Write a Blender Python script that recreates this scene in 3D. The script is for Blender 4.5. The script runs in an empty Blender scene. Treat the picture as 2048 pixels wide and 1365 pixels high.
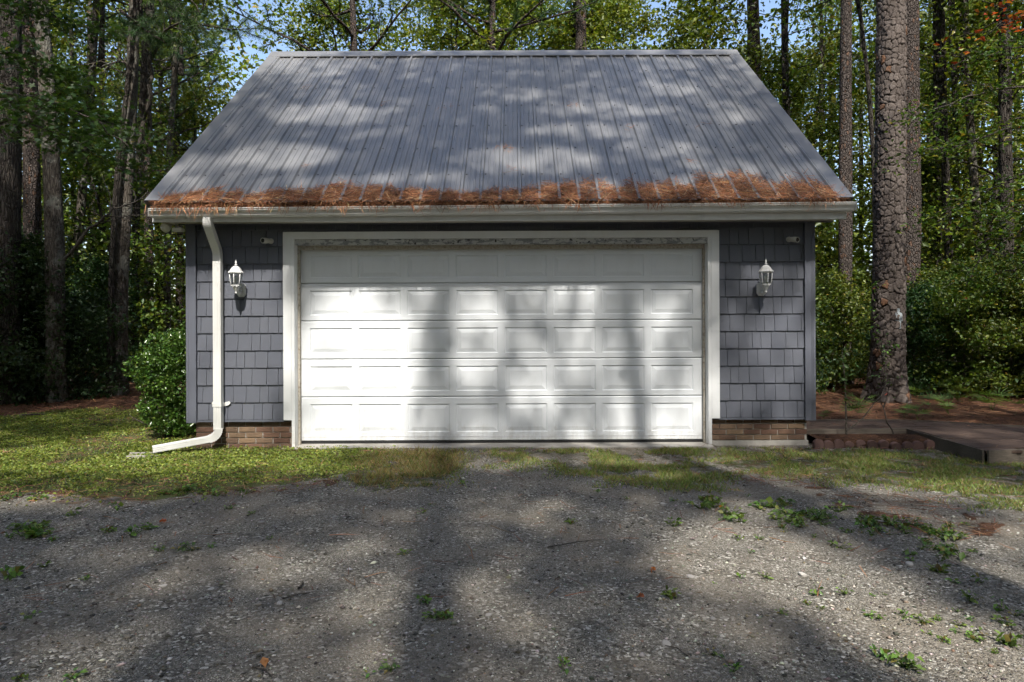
import bpy, math, random
import numpy as np
from mathutils import Matrix, Vector

# ------------------------------------------------------------------ camera, sky, sun, exposure
SC = bpy.context.scene
CAM_H, CAM_D, FPX, CX, HY, ROLL = 1.5, 8.0, 1312.0, 1033.0, 640.0, 0.0044
cam_data = bpy.data.cameras.new('camera')
cam = bpy.data.objects.new('camera', cam_data)
SC.collection.objects.link(cam)
cam_data.sensor_width = 36.0
cam_data.lens = FPX / 2048 * 36
cam_data.shift_x = (1024 - CX) / 2048
cam_data.shift_y = (HY - 682.5) / 2048
cam_data.clip_start = 0.05
cam_data.clip_end = 1000
cam.matrix_world = Matrix.Translation((0, -CAM_D, CAM_H)) @ Matrix.Rotation(math.pi / 2, 4, 'X') @ Matrix.Rotation(-ROLL, 4, 'Z')
SC.camera = cam

SUN_EL, SUN_AZ = math.radians(53), math.radians(6)      # azimuth: to the right of straight behind the camera
SDIR = Vector((math.sin(SUN_AZ) * math.cos(SUN_EL), -math.cos(SUN_AZ) * math.cos(SUN_EL), math.sin(SUN_EL)))
world = bpy.data.worlds.new('World')
SC.world = world
world.use_nodes = True
wn = world.node_tree
sky = wn.nodes.new('ShaderNodeTexSky')
sky.sky_type = 'NISHITA'
sky.sun_disc = False
sky.sun_elevation = SUN_EL
sky.sun_rotation = math.atan2(SDIR.x, SDIR.y)
sky.air_density = 1.0
sky.dust_density = 2.0
sky.ozone_density = 0.6
bgn = wn.nodes['Background']
bgn.inputs['Strength'].default_value = 0.15
wn.links.new(sky.outputs[0], bgn.inputs['Color'])

sun_data = bpy.data.lights.new('sun', 'SUN')
sun_data.energy = 4.2
sun_data.angle = math.radians(0.6)
sun_data.color = (1.0, 0.95, 0.87)
sun = bpy.data.objects.new('sun', sun_data)
SC.collection.objects.link(sun)
sun.rotation_euler = SDIR.to_track_quat('Z', 'Y').to_euler()
sun.location = (0, -20, 30)

SC.view_settings.view_transform = 'Standard'
SC.view_settings.look = 'None'
SC.view_settings.gamma = 1.0
SC.view_settings.exposure = 1.02
SC.render.engine = 'CYCLES'
SC.cycles.use_denoising = True
SC.cycles.use_light_tree = False
SC.cycles.adaptive_threshold = 0.03
SC.cycles.adaptive_min_samples = 12
SC.cycles.max_bounces = 6
SC.cycles.diffuse_bounces = 4
SC.cycles.glossy_bounces = 2
SC.cycles.transmission_bounces = 4
SC.cycles.transparent_max_bounces = 6
SC.cycles.sample_clamp_indirect = 4
SC.cycles.caustics_reflective = False
SC.cycles.caustics_refractive = False

# ------------------------------------------------------------------ helpers
RNG = np.random.default_rng(7)
R = random.Random(11)
COL = SC.collection

def P(px, py, Z):
    """a point of the place from where it stands in the photograph and its distance Z from the camera"""
    y = py + (px - CX) * ROLL
    x = px - (py - HY) * ROLL
    return ((x - CX) * Z / FPX, Z - CAM_D, CAM_H - (y - HY) * Z / FPX)

def G(px, py, z=0.0):
    """a point on level ground of height z"""
    y = py + (px - CX) * ROLL
    Z = FPX * (CAM_H - z) / (y - HY)
    return P(px, py, Z)

def to_px(X, Y, Z):
    d = Y + CAM_D
    x = CX + FPX * X / d
    y = HY + FPX * (CAM_H - Z) / d
    return x + (y - HY) * ROLL, y - (x - CX) * ROLL

def link(o, parent=None):
    COL.objects.link(o)
    if parent is not None:
        o.parent = parent
    return o

def tag(o, label=None, category=None, group=None, kind=None):
    if label: o['label'] = label
    if category: o['category'] = category
    if group: o['group'] = group
    if kind: o['kind'] = kind
    return o

def thing(name, loc, label, category, group=None, rz=0.0, scale=1.0):
    o = bpy.data.objects.new(name, None)
    o.empty_display_size = 0.2
    link(o)
    o.location = loc
    o.rotation_euler = (0, 0, rz)
    o.scale = (scale,) * 3
    return tag(o, label, category, group)

def np_mesh(name, verts, faces, col=None, smooth=False):
    verts = np.asarray(verts, dtype=np.float32)
    faces = np.asarray(faces, dtype=np.int32)
    me = bpy.data.meshes.new(name)
    n, k = faces.shape
    me.vertices.add(len(verts)); me.loops.add(n * k); me.polygons.add(n)
    me.vertices.foreach_set('co', verts.ravel())
    me.loops.foreach_set('vertex_index', faces.ravel())
    me.polygons.foreach_set('loop_start', np.arange(0, n * k, k, dtype=np.int32))
    me.polygons.foreach_set('loop_total', np.full(n, k, dtype=np.int32))
    if smooth:
        me.polygons.foreach_set('use_smooth', np.ones(n, dtype=bool))
    me.update(calc_edges=True)
    if col is not None:
        a = me.color_attributes.new('col', 'FLOAT_COLOR', 'POINT')
        c = np.ones((len(verts), 4), dtype=np.float32)
        c[:, :3] = col
        a.data.foreach_set('color', c.ravel())
    return me

def obj(name, me, mat, parent=None, loc=(0, 0, 0)):
    o = bpy.data.objects.new(name, me)
    if mat is not None and len(me.materials) == 0:
        me.materials.append(mat)
    o.location = loc
    return link(o, parent)

class MB:
    """collects boxes, prisms, tubes and lathes, and builds them as one mesh"""
    def __init__(self): self.v, self.f, self.s = [], [], []
    def add(self, v, f, smooth=False):
        b = len(self.v)
        self.v += [tuple(p) for p in v]
        self.f += [tuple(i + b for i in q) for q in f]
        self.s += [smooth] * len(f)
        return self
    def box(self, x0, x1, y0, y1, z0, z1, bev=0.0):
        if bev <= 0:
            v = [(x, y, z) for z in (z0, z1) for y in (y0, y1) for x in (x0, x1)]
            return self.add(v, [(0, 2, 3, 1), (4, 5, 7, 6), (0, 1, 5, 4), (2, 6, 7, 3), (0, 4, 6, 2), (1, 3, 7, 5)])
        b = bev
        v = []
        for z, i in ((z0, b), (z0 + b, 0), (z1 - b, 0), (z1, b)):
            v += [(x0 + i, y0 + i + (b if not i else 0) * 0, z), (x1 - i, y0 + i, z), (x1 - i, y1 - i, z), (x0 + i, y1 - i, z)]
        f = [(3, 2, 1, 0), (12, 13, 14, 15)]
        for r in range(3):
            for k in range(4):
                f.append((r * 4 + k, r * 4 + (k + 1) % 4, r * 4 + 4 + (k + 1) % 4, r * 4 + 4 + k))
        return self.add(v, f)
    def prism(self, pts, axis, a, b):
        """closed outline pts extruded from a to b along axis (0 x, 1 y, 2 z)"""
        n = len(pts)
        def mk(p, c):
            q = list(p); q.insert(axis, c); return tuple(q)
        v = [mk(p, a) for p in pts] + [mk(p, b) for p in pts]
        f = [tuple(range(n))[::-1], tuple(range(n, 2 * n))]
        f += [(i, (i + 1) % n, n + (i + 1) % n, n + i) for i in range(n)]
        return self.add(v, f)
    def tube(self, path, radii, n=8, smooth=True, square=None, cap=True):
        path = [Vector(p) for p in path]
        if not hasattr(radii, '__len__'): radii = [radii] * len(path)
        v, f = [], []
        up = Vector((0.13, 0.31, 0.94)).normalized()
        for i, p in enumerate(path):
            d = (path[min(i + 1, len(path) - 1)] - path[max(i - 1, 0)]).normalized()
            u = d.cross(up)
            if u.length < 1e-3: u = d.cross(Vector((1, 0, 0)))
            u.normalize(); w = d.cross(u)
            for k in range(n):
                a = 2 * math.pi * k / n
                v.append(p + (u * math.cos(a) + w * math.sin(a)) * radii[i])
        for i in range(len(path) - 1):
            for k in range(n):
                f.append((i * n + k, i * n + (k + 1) % n, (i + 1) * n + (k + 1) % n, (i + 1) * n + k))
        if cap:
            f.append(tuple(range(n))[::-1]); f.append(tuple(range((len(path) - 1) * n, len(path) * n)))
        return self.add(v, f, smooth)
    def rect_tube(self, path, wx, wd, side):
        """rectangular duct along path; side = widthwise direction (kept), wd = depth"""
        path = [Vector(p) for p in path]; side = Vector(side).normalized()
        v, f = [], []
        n = 4
        for i, p in enumerate(path):
            a = path[i] - path[i - 1] if i else path[1] - path[0]
            b = path[i + 1] - path[i] if i < len(path) - 1 else a
            d = (a.normalized() + b.normalized()).normalized()
            s = (side - d * side.dot(d)).normalized()
            t = d.cross(s)
            k = 1.0 / max(0.5, d.dot(b.normalized()))
            for sx, sy in ((-1, -1), (1, -1), (1, 1), (-1, 1)):
                v.append(p + s * (wx / 2 * sx) + t * (wd / 2 * sy) * k)
        for i in range(len(path) - 1):
            for k in range(n):
                f.append((i * n + k, i * n + (k + 1) % n, (i + 1) * n + (k + 1) % n, (i + 1) * n + k))
        f.append((0, 1, 2, 3)); f.append(tuple(range(len(v) - 4, len(v))))
        return self.add(v, f)
    def lathe(self, prof, n=16, c=(0, 0, 0), smooth=True):
        v, f = [], []
        for r, z in prof:
            for k in range(n):
                a = 2 * math.pi * (k + 0.5) / n
                v.append((c[0] + r * math.cos(a), c[1] + r * math.sin(a), c[2] + z))
        for i in range(len(prof) - 1):
            for k in range(n):
                f.append((i * n + k, i * n + (k + 1) % n, (i + 1) * n + (k + 1) % n, (i + 1) * n + k))
        f.append(tuple(range(n))[::-1]); f.append(tuple(range((len(prof) - 1) * n, len(prof) * n)))
        return self.add(v, f, smooth)
    def mesh(self, name):
        import bmesh
        me = bpy.data.meshes.new(name)
        me.from_pydata(self.v, [], self.f)
        me.polygons.foreach_set('use_smooth', self.s)
        bm = bmesh.new(); bm.from_mesh(me)
        bmesh.ops.recalc_face_normals(bm, faces=bm.faces)
        bm.to_mesh(me); bm.free()
        return me
    def build(self, name, mat, parent=None, loc=(0, 0, 0)):
        return obj(name, self.mesh(name), mat, parent, loc)

def vnoise(x, y, seed=0):
    xi = np.floor(x).astype(np.int64); yi = np.floor(y).astype(np.int64)
    fx = x - xi; fy = y - yi
    fx = fx * fx * (3 - 2 * fx); fy = fy * fy * (3 - 2 * fy)
    def h(a, b):
        n = (a * 374761393 + b * 668265263 + seed * 974711) & 0xffffffff
        n = ((n ^ (n >> 13)) * 1274126177) & 0xffffffff
        return ((n ^ (n >> 16)) & 0xffff) / 65535.0
    return (h(xi, yi) * (1 - fx) + h(xi + 1, yi) * fx) * (1 - fy) + (h(xi, yi + 1) * (1 - fx) + h(xi + 1, yi + 1) * fx) * fy

def fnoise(x, y, seed=0):
    return 0.55 * vnoise(x, y, seed) + 0.28 * vnoise(x * 2.1, y * 2.1, seed + 1) + 0.17 * vnoise(x * 4.3, y * 4.3, seed + 2)

def inside(px, py, poly):
    r = np.zeros(px.shape, dtype=bool)
    n = len(poly)
    for i in range(n):
        (x0, y0), (x1, y1) = poly[i], poly[(i + 1) % n]
        c = ((y0 > py) != (y1 > py)) & (px < (x1 - x0) * (py - y0) / ((y1 - y0) if y1 != y0 else 1e-9) + x0)
        r ^= c
    return r

# ------------------------------------------------------------------ materials
class NT:
    def __init__(self, name):
        self.m = bpy.data.materials.new(name); self.m.use_nodes = True
        self.t = self.m.node_tree; self.t.nodes.clear()
        self.out = self.t.nodes.new('ShaderNodeOutputMaterial')
    def n(self, typ, **kw):
        nd = self.t.nodes.new('ShaderNode' + typ)
        for k, v in kw.items(): setattr(nd, k, v)
        return nd
    def l(self, a, b): self.t.links.new(a, b)
    def val(self, sock, v):
        if hasattr(v, 'is_output') or isinstance(v, bpy.types.NodeSocket): self.l(v, sock)
        else: sock.default_value = v
    def bsdf(self, base, rough=0.6, spec=0.4, metal=0.0, normal=None, **kw):
        b = self.n('BsdfPrincipled')
        self.val(b.inputs['Base Color'], base if not isinstance(base, tuple) else (*base, 1))
        self.val(b.inputs['Roughness'], rough)
        self.val(b.inputs['Specular IOR Level'], spec)
        self.val(b.inputs['Metallic'], metal)
        if normal is not None: self.l(normal, b.inputs['Normal'])
        for k, v in kw.items(): self.val(b.inputs[k.replace('_', ' ')], v)
        return b
    def done(self, sh):
        self.l(sh.outputs[0], self.out.inputs['Surface']); return self.m
    def coord(self, kind='Object'):
        return self.n('TexCoord').outputs[kind]
    def mapping(self, vec, scale=(1, 1, 1), rot=(0, 0, 0)):
        m = self.n('Mapping'); self.l(vec, m.inputs['Vector'])
        m.inputs['Scale'].default_value = scale; m.inputs['Rotation'].default_value = rot
        return m.outputs[0]
    def noise(self, vec, scale, detail=4, rough=0.55, dist=0.0):
        nd = self.n('TexNoise'); self.l(vec, nd.inputs['Vector'])
        nd.inputs['Scale'].default_value = scale; nd.inputs['Detail'].default_value = detail
        nd.inputs['Roughness'].default_value = rough; nd.inputs['Distortion'].default_value = dist
        return nd
    def voronoi(self, vec, scale, feature='F1', rnd=1.0):
        nd = self.n('TexVoronoi', feature=feature); self.l(vec, nd.inputs['Vector'])
        nd.inputs['Scale'].default_value = scale; nd.inputs['Randomness'].default_value = rnd
        return nd
    def ramp(self, fac, stops, interp='LINEAR'):
        nd = self.n('ValToRGB'); nd.color_ramp.interpolation = interp
        e = nd.color_ramp.elements
        while len(e) < len(stops): e.new(0.5)
        for i, (p, c) in enumerate(stops):
            e[i].position = p
            e[i].color = (*c, 1) if isinstance(c, tuple) else (c, c, c, 1)
        self.l(fac, nd.inputs['Fac'])
        return nd.outputs['Color']
    def mix(self, fac, a, b, mode='MIX'):
        nd = self.n('MixRGB', blend_type=mode)
        self.val(nd.inputs[0], fac)
        self.val(nd.inputs[1], (*a, 1) if isinstance(a, tuple) else a)
        self.val(nd.inputs[2], (*b, 1) if isinstance(b, tuple) else b)
        return nd.outputs[0]
    def math(self, op, a, b=0.5):
        nd = self.n('Math', operation=op); self.val(nd.inputs[0], a); self.val(nd.inputs[1], b)
        return nd.outputs[0]
    def bump(self, h, strength=0.5, dist=0.01, normal=None):
        nd = self.n('Bump'); self.l(h, nd.inputs['Height'])
        nd.inputs['Strength'].default_value = strength; nd.inputs['Distance'].default_value = dist
        if normal is not None: self.l(normal, nd.inputs['Normal'])
        return nd.outputs[0]
    def attr(self, name='col'):
        nd = self.n('Attribute'); nd.attribute_name = name
        return nd.outputs['Color']
    def rnd(self):
        return self.n('ObjectInfo').outputs['Random']

def m_paint(name, base, rough=0.45, dirt=(0.35, 0.32, 0.26), amount=0.25, spec=0.4, streak=True, splash=False):
    t = NT(name); c = t.coord('Object')
    n1 = t.noise(t.mapping(c, (1.5, 1.5, 0.35) if streak else (1, 1, 1)), 3.0, 6, 0.65)
    n2 = t.noise(c, 45, 3)
    f = t.ramp(n1.outputs['Fac'], [(0.5, 0.0), (0.85, amount)])
    col = t.mix(f, base, dirt)
    col = t.mix(t.math('MULTIPLY', n2.outputs['Fac'], 0.10), col, (base[0] * 0.7, base[1] * 0.7, base[2] * 0.7))
    if splash:
        sp = t.n('SeparateXYZ'); t.l(t.n('NewGeometry').outputs['Position'], sp.inputs[0])
        sn = t.noise(t.mapping(t.n('NewGeometry').outputs['Position'], (5, 5, 2)), 3.0, 6, 0.7)
        hgt = t.math('SUBTRACT', t.math('MULTIPLY', sn.outputs['Fac'], 0.75), sp.outputs[2])
        col = t.mix(t.ramp(hgt, [(0.20, 0.0), (0.48, 0.5)]), col, (0.36, 0.33, 0.28))
    return t.done(t.bsdf(col, rough, spec, normal=t.bump(n2.outputs['Fac'], 0.12, 0.002)))

def m_siding():
    t = NT('slate_siding'); c = t.coord('Object')
    g = t.noise(t.mapping(c, (60, 60, 3)), 4.0, 4, 0.6)
    base = t.mix(t.rnd(), (0.094, 0.101, 0.124), (0.108, 0.115, 0.138))
    col = t.mix(t.math('MULTIPLY', g.outputs['Fac'], 0.5), base, (0.066, 0.071, 0.088))
    blot = t.noise(t.n('NewGeometry').outputs['Position'], 1.7, 4)
    col = t.mix(t.ramp(blot.outputs['Fac'], [(0.45, 0.0), (0.8, 0.15)]), col, (0.15, 0.155, 0.165))
    return t.done(t.bsdf(col, 0.55, 0.35, normal=t.bump(g.outputs['Fac'], 0.35, 0.003)))

def m_roof():
    t = NT('charcoal_metal_roof'); c = t.coord('Object')
    n = t.noise(t.mapping(c, (1.3, 0.4, 0.4)), 2.2, 5)
    n2 = t.noise(c, 120, 2)
    col = t.mix(t.ramp(n.outputs['Fac'], [(0.35, 0.0), (0.75, 1.0)]), (0.150, 0.150, 0.153), (0.182, 0.181, 0.181))
    rough = t.math('ADD', t.math('MULTIPLY', n.outputs['Fac'], 0.18), 0.26)
    return t.done(t.bsdf(col, rough, 0.6, normal=t.bump(n2.outputs['Fac'], 0.05, 0.001)))

def m_brick():
    t = NT('brown_brick'); c = t.coord('Object'); w = t.n('NewGeometry').outputs['Position']
    r = t.rnd()
    base = t.ramp(r, [(0.0, (0.11, 0.062, 0.045)), (0.3, (0.15, 0.088, 0.06)), (0.55, (0.125, 0.085, 0.058)), (0.8, (0.20, 0.135, 0.085)), (1.0, (0.09, 0.06, 0.048))])
    n = t.noise(w, 14, 5, 0.7)
    n2 = t.noise(w, 90, 3, 0.7)
    col = t.mix(t.ramp(n.outputs['Fac'], [(0.42, 0.0), (0.7, 0.55)]), base, (0.045, 0.032, 0.026))
    col = t.mix(t.ramp(n2.outputs['Fac'], [(0.55, 0.0), (0.8, 0.5)]), col, (0.30, 0.21, 0.14))
    h = t.math('ADD', n.outputs['Fac'], n2.outputs['Fac'])
    return t.done(t.bsdf(col, 0.9, 0.2, normal=t.bump(h, 0.6, 0.006)))

def m_concrete(name='weathered_concrete', base=(0.36, 0.34, 0.31), dark=(0.17, 0.16, 0.14)):
    t = NT(name); w = t.n('NewGeometry').outputs['Position']
    n = t.noise(w, 5, 7, 0.7); n2 = t.noise(w, 70, 4)
    col = t.mix(t.ramp(n.outputs['Fac'], [(0.35, 0.0), (0.75, 1.0)]), base, dark)
    col = t.mix(t.math('MULTIPLY', n2.outputs['Fac'], 0.3), col, tuple(min(1, q * 1.4) for q in base))
    return t.done(t.bsdf(col, 0.92, 0.2, normal=t.bump(n2.outputs['Fac'], 0.5, 0.006)))

def m_wood(name, a, b, axis_scale=(1.2, 30, 30), rough=0.85):
    t = NT(name); w = t.n('NewGeometry').outputs['Position']
    n = t.noise(t.mapping(w, axis_scale), 2.0, 6, 0.65, 0.4)
    col = t.mix(t.ramp(n.outputs['Fac'], [(0.3, 0.0), (0.7, 1.0)]), a, b)
    n2 = t.noise(w, 4, 4)
    col = t.mix(t.ramp(n2.outputs['Fac'], [(0.45, 0.0), (0.75, 0.6)]), col, (a[0] * 0.6, a[1] * 0.6, a[2] * 0.6))
    return t.done(t.bsdf(col, rough, 0.25, normal=t.bump(n.outputs['Fac'], 0.6, 0.004)))

def m_peel():
    t = NT('peeling_paint_metal'); w = t.n('NewGeometry').outputs['Position']
    n = t.noise(t.mapping(w, (0.6, 1, 1.4)), 14, 6, 0.7)
    f = t.ramp(n.outputs['Fac'], [(0.47, 0.0), (0.5, 1.0)])
    n2 = t.noise(w, 60, 3)
    metal = t.mix(n2.outputs['Fac'], (0.16, 0.165, 0.17), (0.26, 0.265, 0.27))
    dk = t.ramp(t.noise(w, 22, 4).outputs['Fac'], [(0.62, 0.0), (0.66, 1.0)])
    col = t.mix(f, metal, (0.46, 0.46, 0.45))
    col = t.mix(dk, col, (0.035, 0.032, 0.03))
    return t.done(t.bsdf(col, 0.6, 0.4, normal=t.bump(n.outputs['Fac'], 0.6, 0.004)))

def m_stopwood():
    t = NT('stained_stop_moulding'); w = t.n('NewGeometry').outputs['Position']
    n = t.noise(t.mapping(w, (3, 1, 3)), 12, 5, 0.7)
    col = t.ramp(n.outputs['Fac'], [(0.30, (0.12, 0.07, 0.045)), (0.42, (0.36, 0.32, 0.26)), (0.7, (0.50, 0.47, 0.41))])
    return t.done(t.bsdf(col, 0.8, 0.2))

def m_leaf(name, trans=0.35, rough=0.42, spec=0.4, tcol=(1.25, 1.25, 0.5)):
    t = NT(name); a = t.attr('col'); r = t.rnd()
    v = t.n('HueSaturation'); t.l(a, v.inputs['Color'])
    t.l(t.math('ADD', t.math('MULTIPLY', r, 0.35), 0.82), v.inputs['Value'])
    t.l(t.math('ADD', t.math('MULTIPLY', r, 0.04), 0.48), v.inputs['Hue'])
    b = t.bsdf(v.outputs[0], rough, spec)
    tr = t.n('BsdfTranslucent'); t.l(t.mix(1.0, v.outputs[0], tcol, 'MULTIPLY'), tr.inputs['Color'])
    mx = t.n('MixShader'); mx.inputs[0].default_value = trans
    t.l(b.outputs[0], mx.inputs[1]); t.l(tr.outputs[0], mx.inputs[2])
    return t.done(mx)

def m_bark(name, dark, mid, light, vs=(1, 1, 0.45), scale=16, lichen=0.0, lichen_col=(0.3, 0.31, 0.27), flake=None, bump=1.0):
    t = NT(name); c = t.coord('Object')
    nw = t.noise(c, 6, 3)
    vec = t.n('VectorMath', operation='ADD'); t.l(t.mapping(c, vs), vec.inputs[0])
    sc = t.n('VectorMath', operation='SCALE'); t.l(nw.outputs['Color'], sc.inputs[0]); sc.inputs['Scale'].default_value = 0.06
    t.l(sc.outputs[0], vec.inputs[1])
    v = t.voronoi(vec.outputs[0], scale, 'DISTANCE_TO_EDGE')
    cell = t.voronoi(vec.outputs[0], scale)
    n = t.noise(t.mapping(c, (1, 1, 0.5)), 40, 5, 0.7)
    col = t.ramp(v.outputs['Distance'], [(0.0, dark), (0.02, dark), (0.11, mid), (0.5, light)])
    col = t.mix(t.math('MULTIPLY', n.outputs['Fac'], 0.55), col, mid)
    sp = t.n('SeparateColor'); t.l(cell.outputs['Color'], sp.inputs[0])
    col = t.mix(t.math('MULTIPLY', sp.outputs[0], 0.35), col, dark)
    if flake:
        col = t.mix(t.ramp(sp.outputs[1], [(0.90, 0.0), (0.95, 0.4)]), col, flake)
    if lichen > 0:
        ln = t.noise(c, 3.2, 6, 0.7)
        col = t.mix(t.ramp(ln.outputs['Fac'], [(0.5, 0.0), (0.6, lichen)]), col, lichen_col)
    h = t.math('ADD', t.ramp(v.outputs['Distance'], [(0.0, 0.0), (0.2, 1.0)]), t.math('MULTIPLY', n.outputs['Fac'], 0.4))
    return t.done(t.bsdf(col, 0.92, 0.15, normal=t.bump(h, bump, 0.03)))

def m_plain(name, base, rough=0.5, spec=0.4, metal=0.0):
    t = NT(name); n = t.noise(t.coord('Object'), 30, 4)
    col = t.mix(t.math('MULTIPLY', n.outputs['Fac'], 0.3), base, tuple(c * 0.72 for c in base))
    return t.done(t.bsdf(col, rough, spec, metal))

def m_glass():
    t = NT('lantern_glass')
    g = t.n('BsdfGlossy'); g.inputs['Roughness'].default_value = 0.03
    tr = t.n('BsdfTransparent'); tr.inputs[0].default_value = (0.93, 0.95, 0.95, 1)
    fr = t.n('Fresnel'); fr.inputs['IOR'].default_value = 1.5
    mx = t.n('MixShader'); t.l(fr.outputs[0], mx.inputs[0]); t.l(tr.outputs[0], mx.inputs[1]); t.l(g.outputs[0], mx.inputs[2])
    return t.done(mx)

def m_attr(name, rough=0.8, spec=0.25):
    t = NT(name); n = t.noise(t.n('NewGeometry').outputs['Position'], 180, 2)
    col = t.mix(t.math('MULTIPLY', n.outputs['Fac'], 0.4), t.attr('col'), (0.05, 0.045, 0.04))
    return t.done(t.bsdf(col, rough, spec))

def m_ground():
    t = NT('ground_cover'); w = t.n('NewGeometry').outputs['Position']
    z = t.n('SeparateColor'); zn = t.noise(w, 7, 5, 0.7)
    zm = t.mix(1.0, t.attr('zone'), t.mix(1.0, t.ramp(zn.outputs['Fac'], [(0.3, 0.0), (0.7, 1.0)]), (0.9, 0.9, 0.9), 'MULTIPLY'), 'ADD')
    zt = t.n('SeparateColor'); t.l(zm, zt.inputs[0])
    zr = t.n('CombineColor')
    for ch in (0, 1, 2): t.l(t.ramp(zt.outputs[ch], [(0.78, 0.0), (1.0, 0.95)]), zr.inputs[ch])
    t.l(zr.outputs[0], z.inputs[0])
    # crushed stone
    v1 = t.voronoi(w, 70); s1 = t.n('SeparateColor'); t.l(v1.outputs['Color'], s1.inputs[0])
    v2 = t.voronoi(w, 190); s2 = t.n('SeparateColor'); t.l(v2.outputs['Color'], s2.inputs[0])
    st = t.ramp(s1.outputs[0], [(0.0, (0.036, 0.033, 0.027)), (0.4, (0.105, 0.097, 0.080)), (0.72, (0.20, 0.186, 0.158)), (0.88, (0.36, 0.34, 0.295)), (1.0, (0.70, 0.67, 0.60))])
    st2 = t.ramp(s2.outputs[1], [(0.0, (0.05, 0.046, 0.038)), (0.5, (0.145, 0.134, 0.112)), (0.85, (0.27, 0.253, 0.215)), (1.0, (0.58, 0.55, 0.48))])
    big = t.noise(w, 1.1, 5, 0.6); mid = t.noise(w, 5.0, 5, 0.65)
    gr = t.mix(t.ramp(mid.outputs['Fac'], [(0.4, 0.0), (0.6, 1.0)]), st, st2)
    sand = t.mix(t.noise(w, 60, 3).outputs['Fac'], (0.155, 0.130, 0.099), (0.25, 0.212, 0.165))
    gr = t.mix(t.ramp(big.outputs['Fac'], [(0.44, 0.12), (0.68, 0.72)]), gr, sand)
    # lawn soil
    ln = t.noise(w, 9, 5, 0.7)
    lawn = t.ramp(ln.outputs['Fac'], [(0.3, (0.045, 0.065, 0.016)), (0.5, (0.07, 0.085, 0.025)), (0.62, (0.105, 0.06, 0.03)), (0.8, (0.075, 0.045, 0.027))])
    # pine straw
    wv = t.noise(t.mapping(w, (1, 1, 1), (0, 0, 0.5)), 6, 2)
    vec = t.n('VectorMath', operation='ADD'); t.l(w, vec.inputs[0]); t.l(wv.outputs['Color'], vec.inputs[1])
    sn = t.noise(t.mapping(vec.outputs[0], (6, 60, 10), (0, 0, 0.4)), 2.0, 5, 0.7)
    sn2 = t.noise(t.mapping(vec.outputs[0], (60, 7, 10), (0, 0, 0.2)), 2.0, 5, 0.7)
    sf = t.math('MAXIMUM', sn.outputs['Fac'], sn2.outputs['Fac'])
    straw = t.ramp(sf, [(0.42, (0.035, 0.017, 0.010)), (0.58, (0.12, 0.055, 0.028)), (0.75, (0.24, 0.12, 0.06))])
    col = t.mix(z.outputs[1], gr, lawn)
    col = t.mix(z.outputs[2], col, straw)
    hg = t.math('ADD', t.math('MULTIPLY', v1.outputs['Distance'], -1.2), t.math('MULTIPLY', v2.outputs['Distance'], -0.6))
    h = t.mix(t.math('MAXIMUM', z.outputs[1], z.outputs[2]), hg, t.math('MULTIPLY', sf, 1.6))
    return t.done(t.bsdf(col, 0.92, 0.2, normal=t.bump(h, 0.9, 0.012)))

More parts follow.
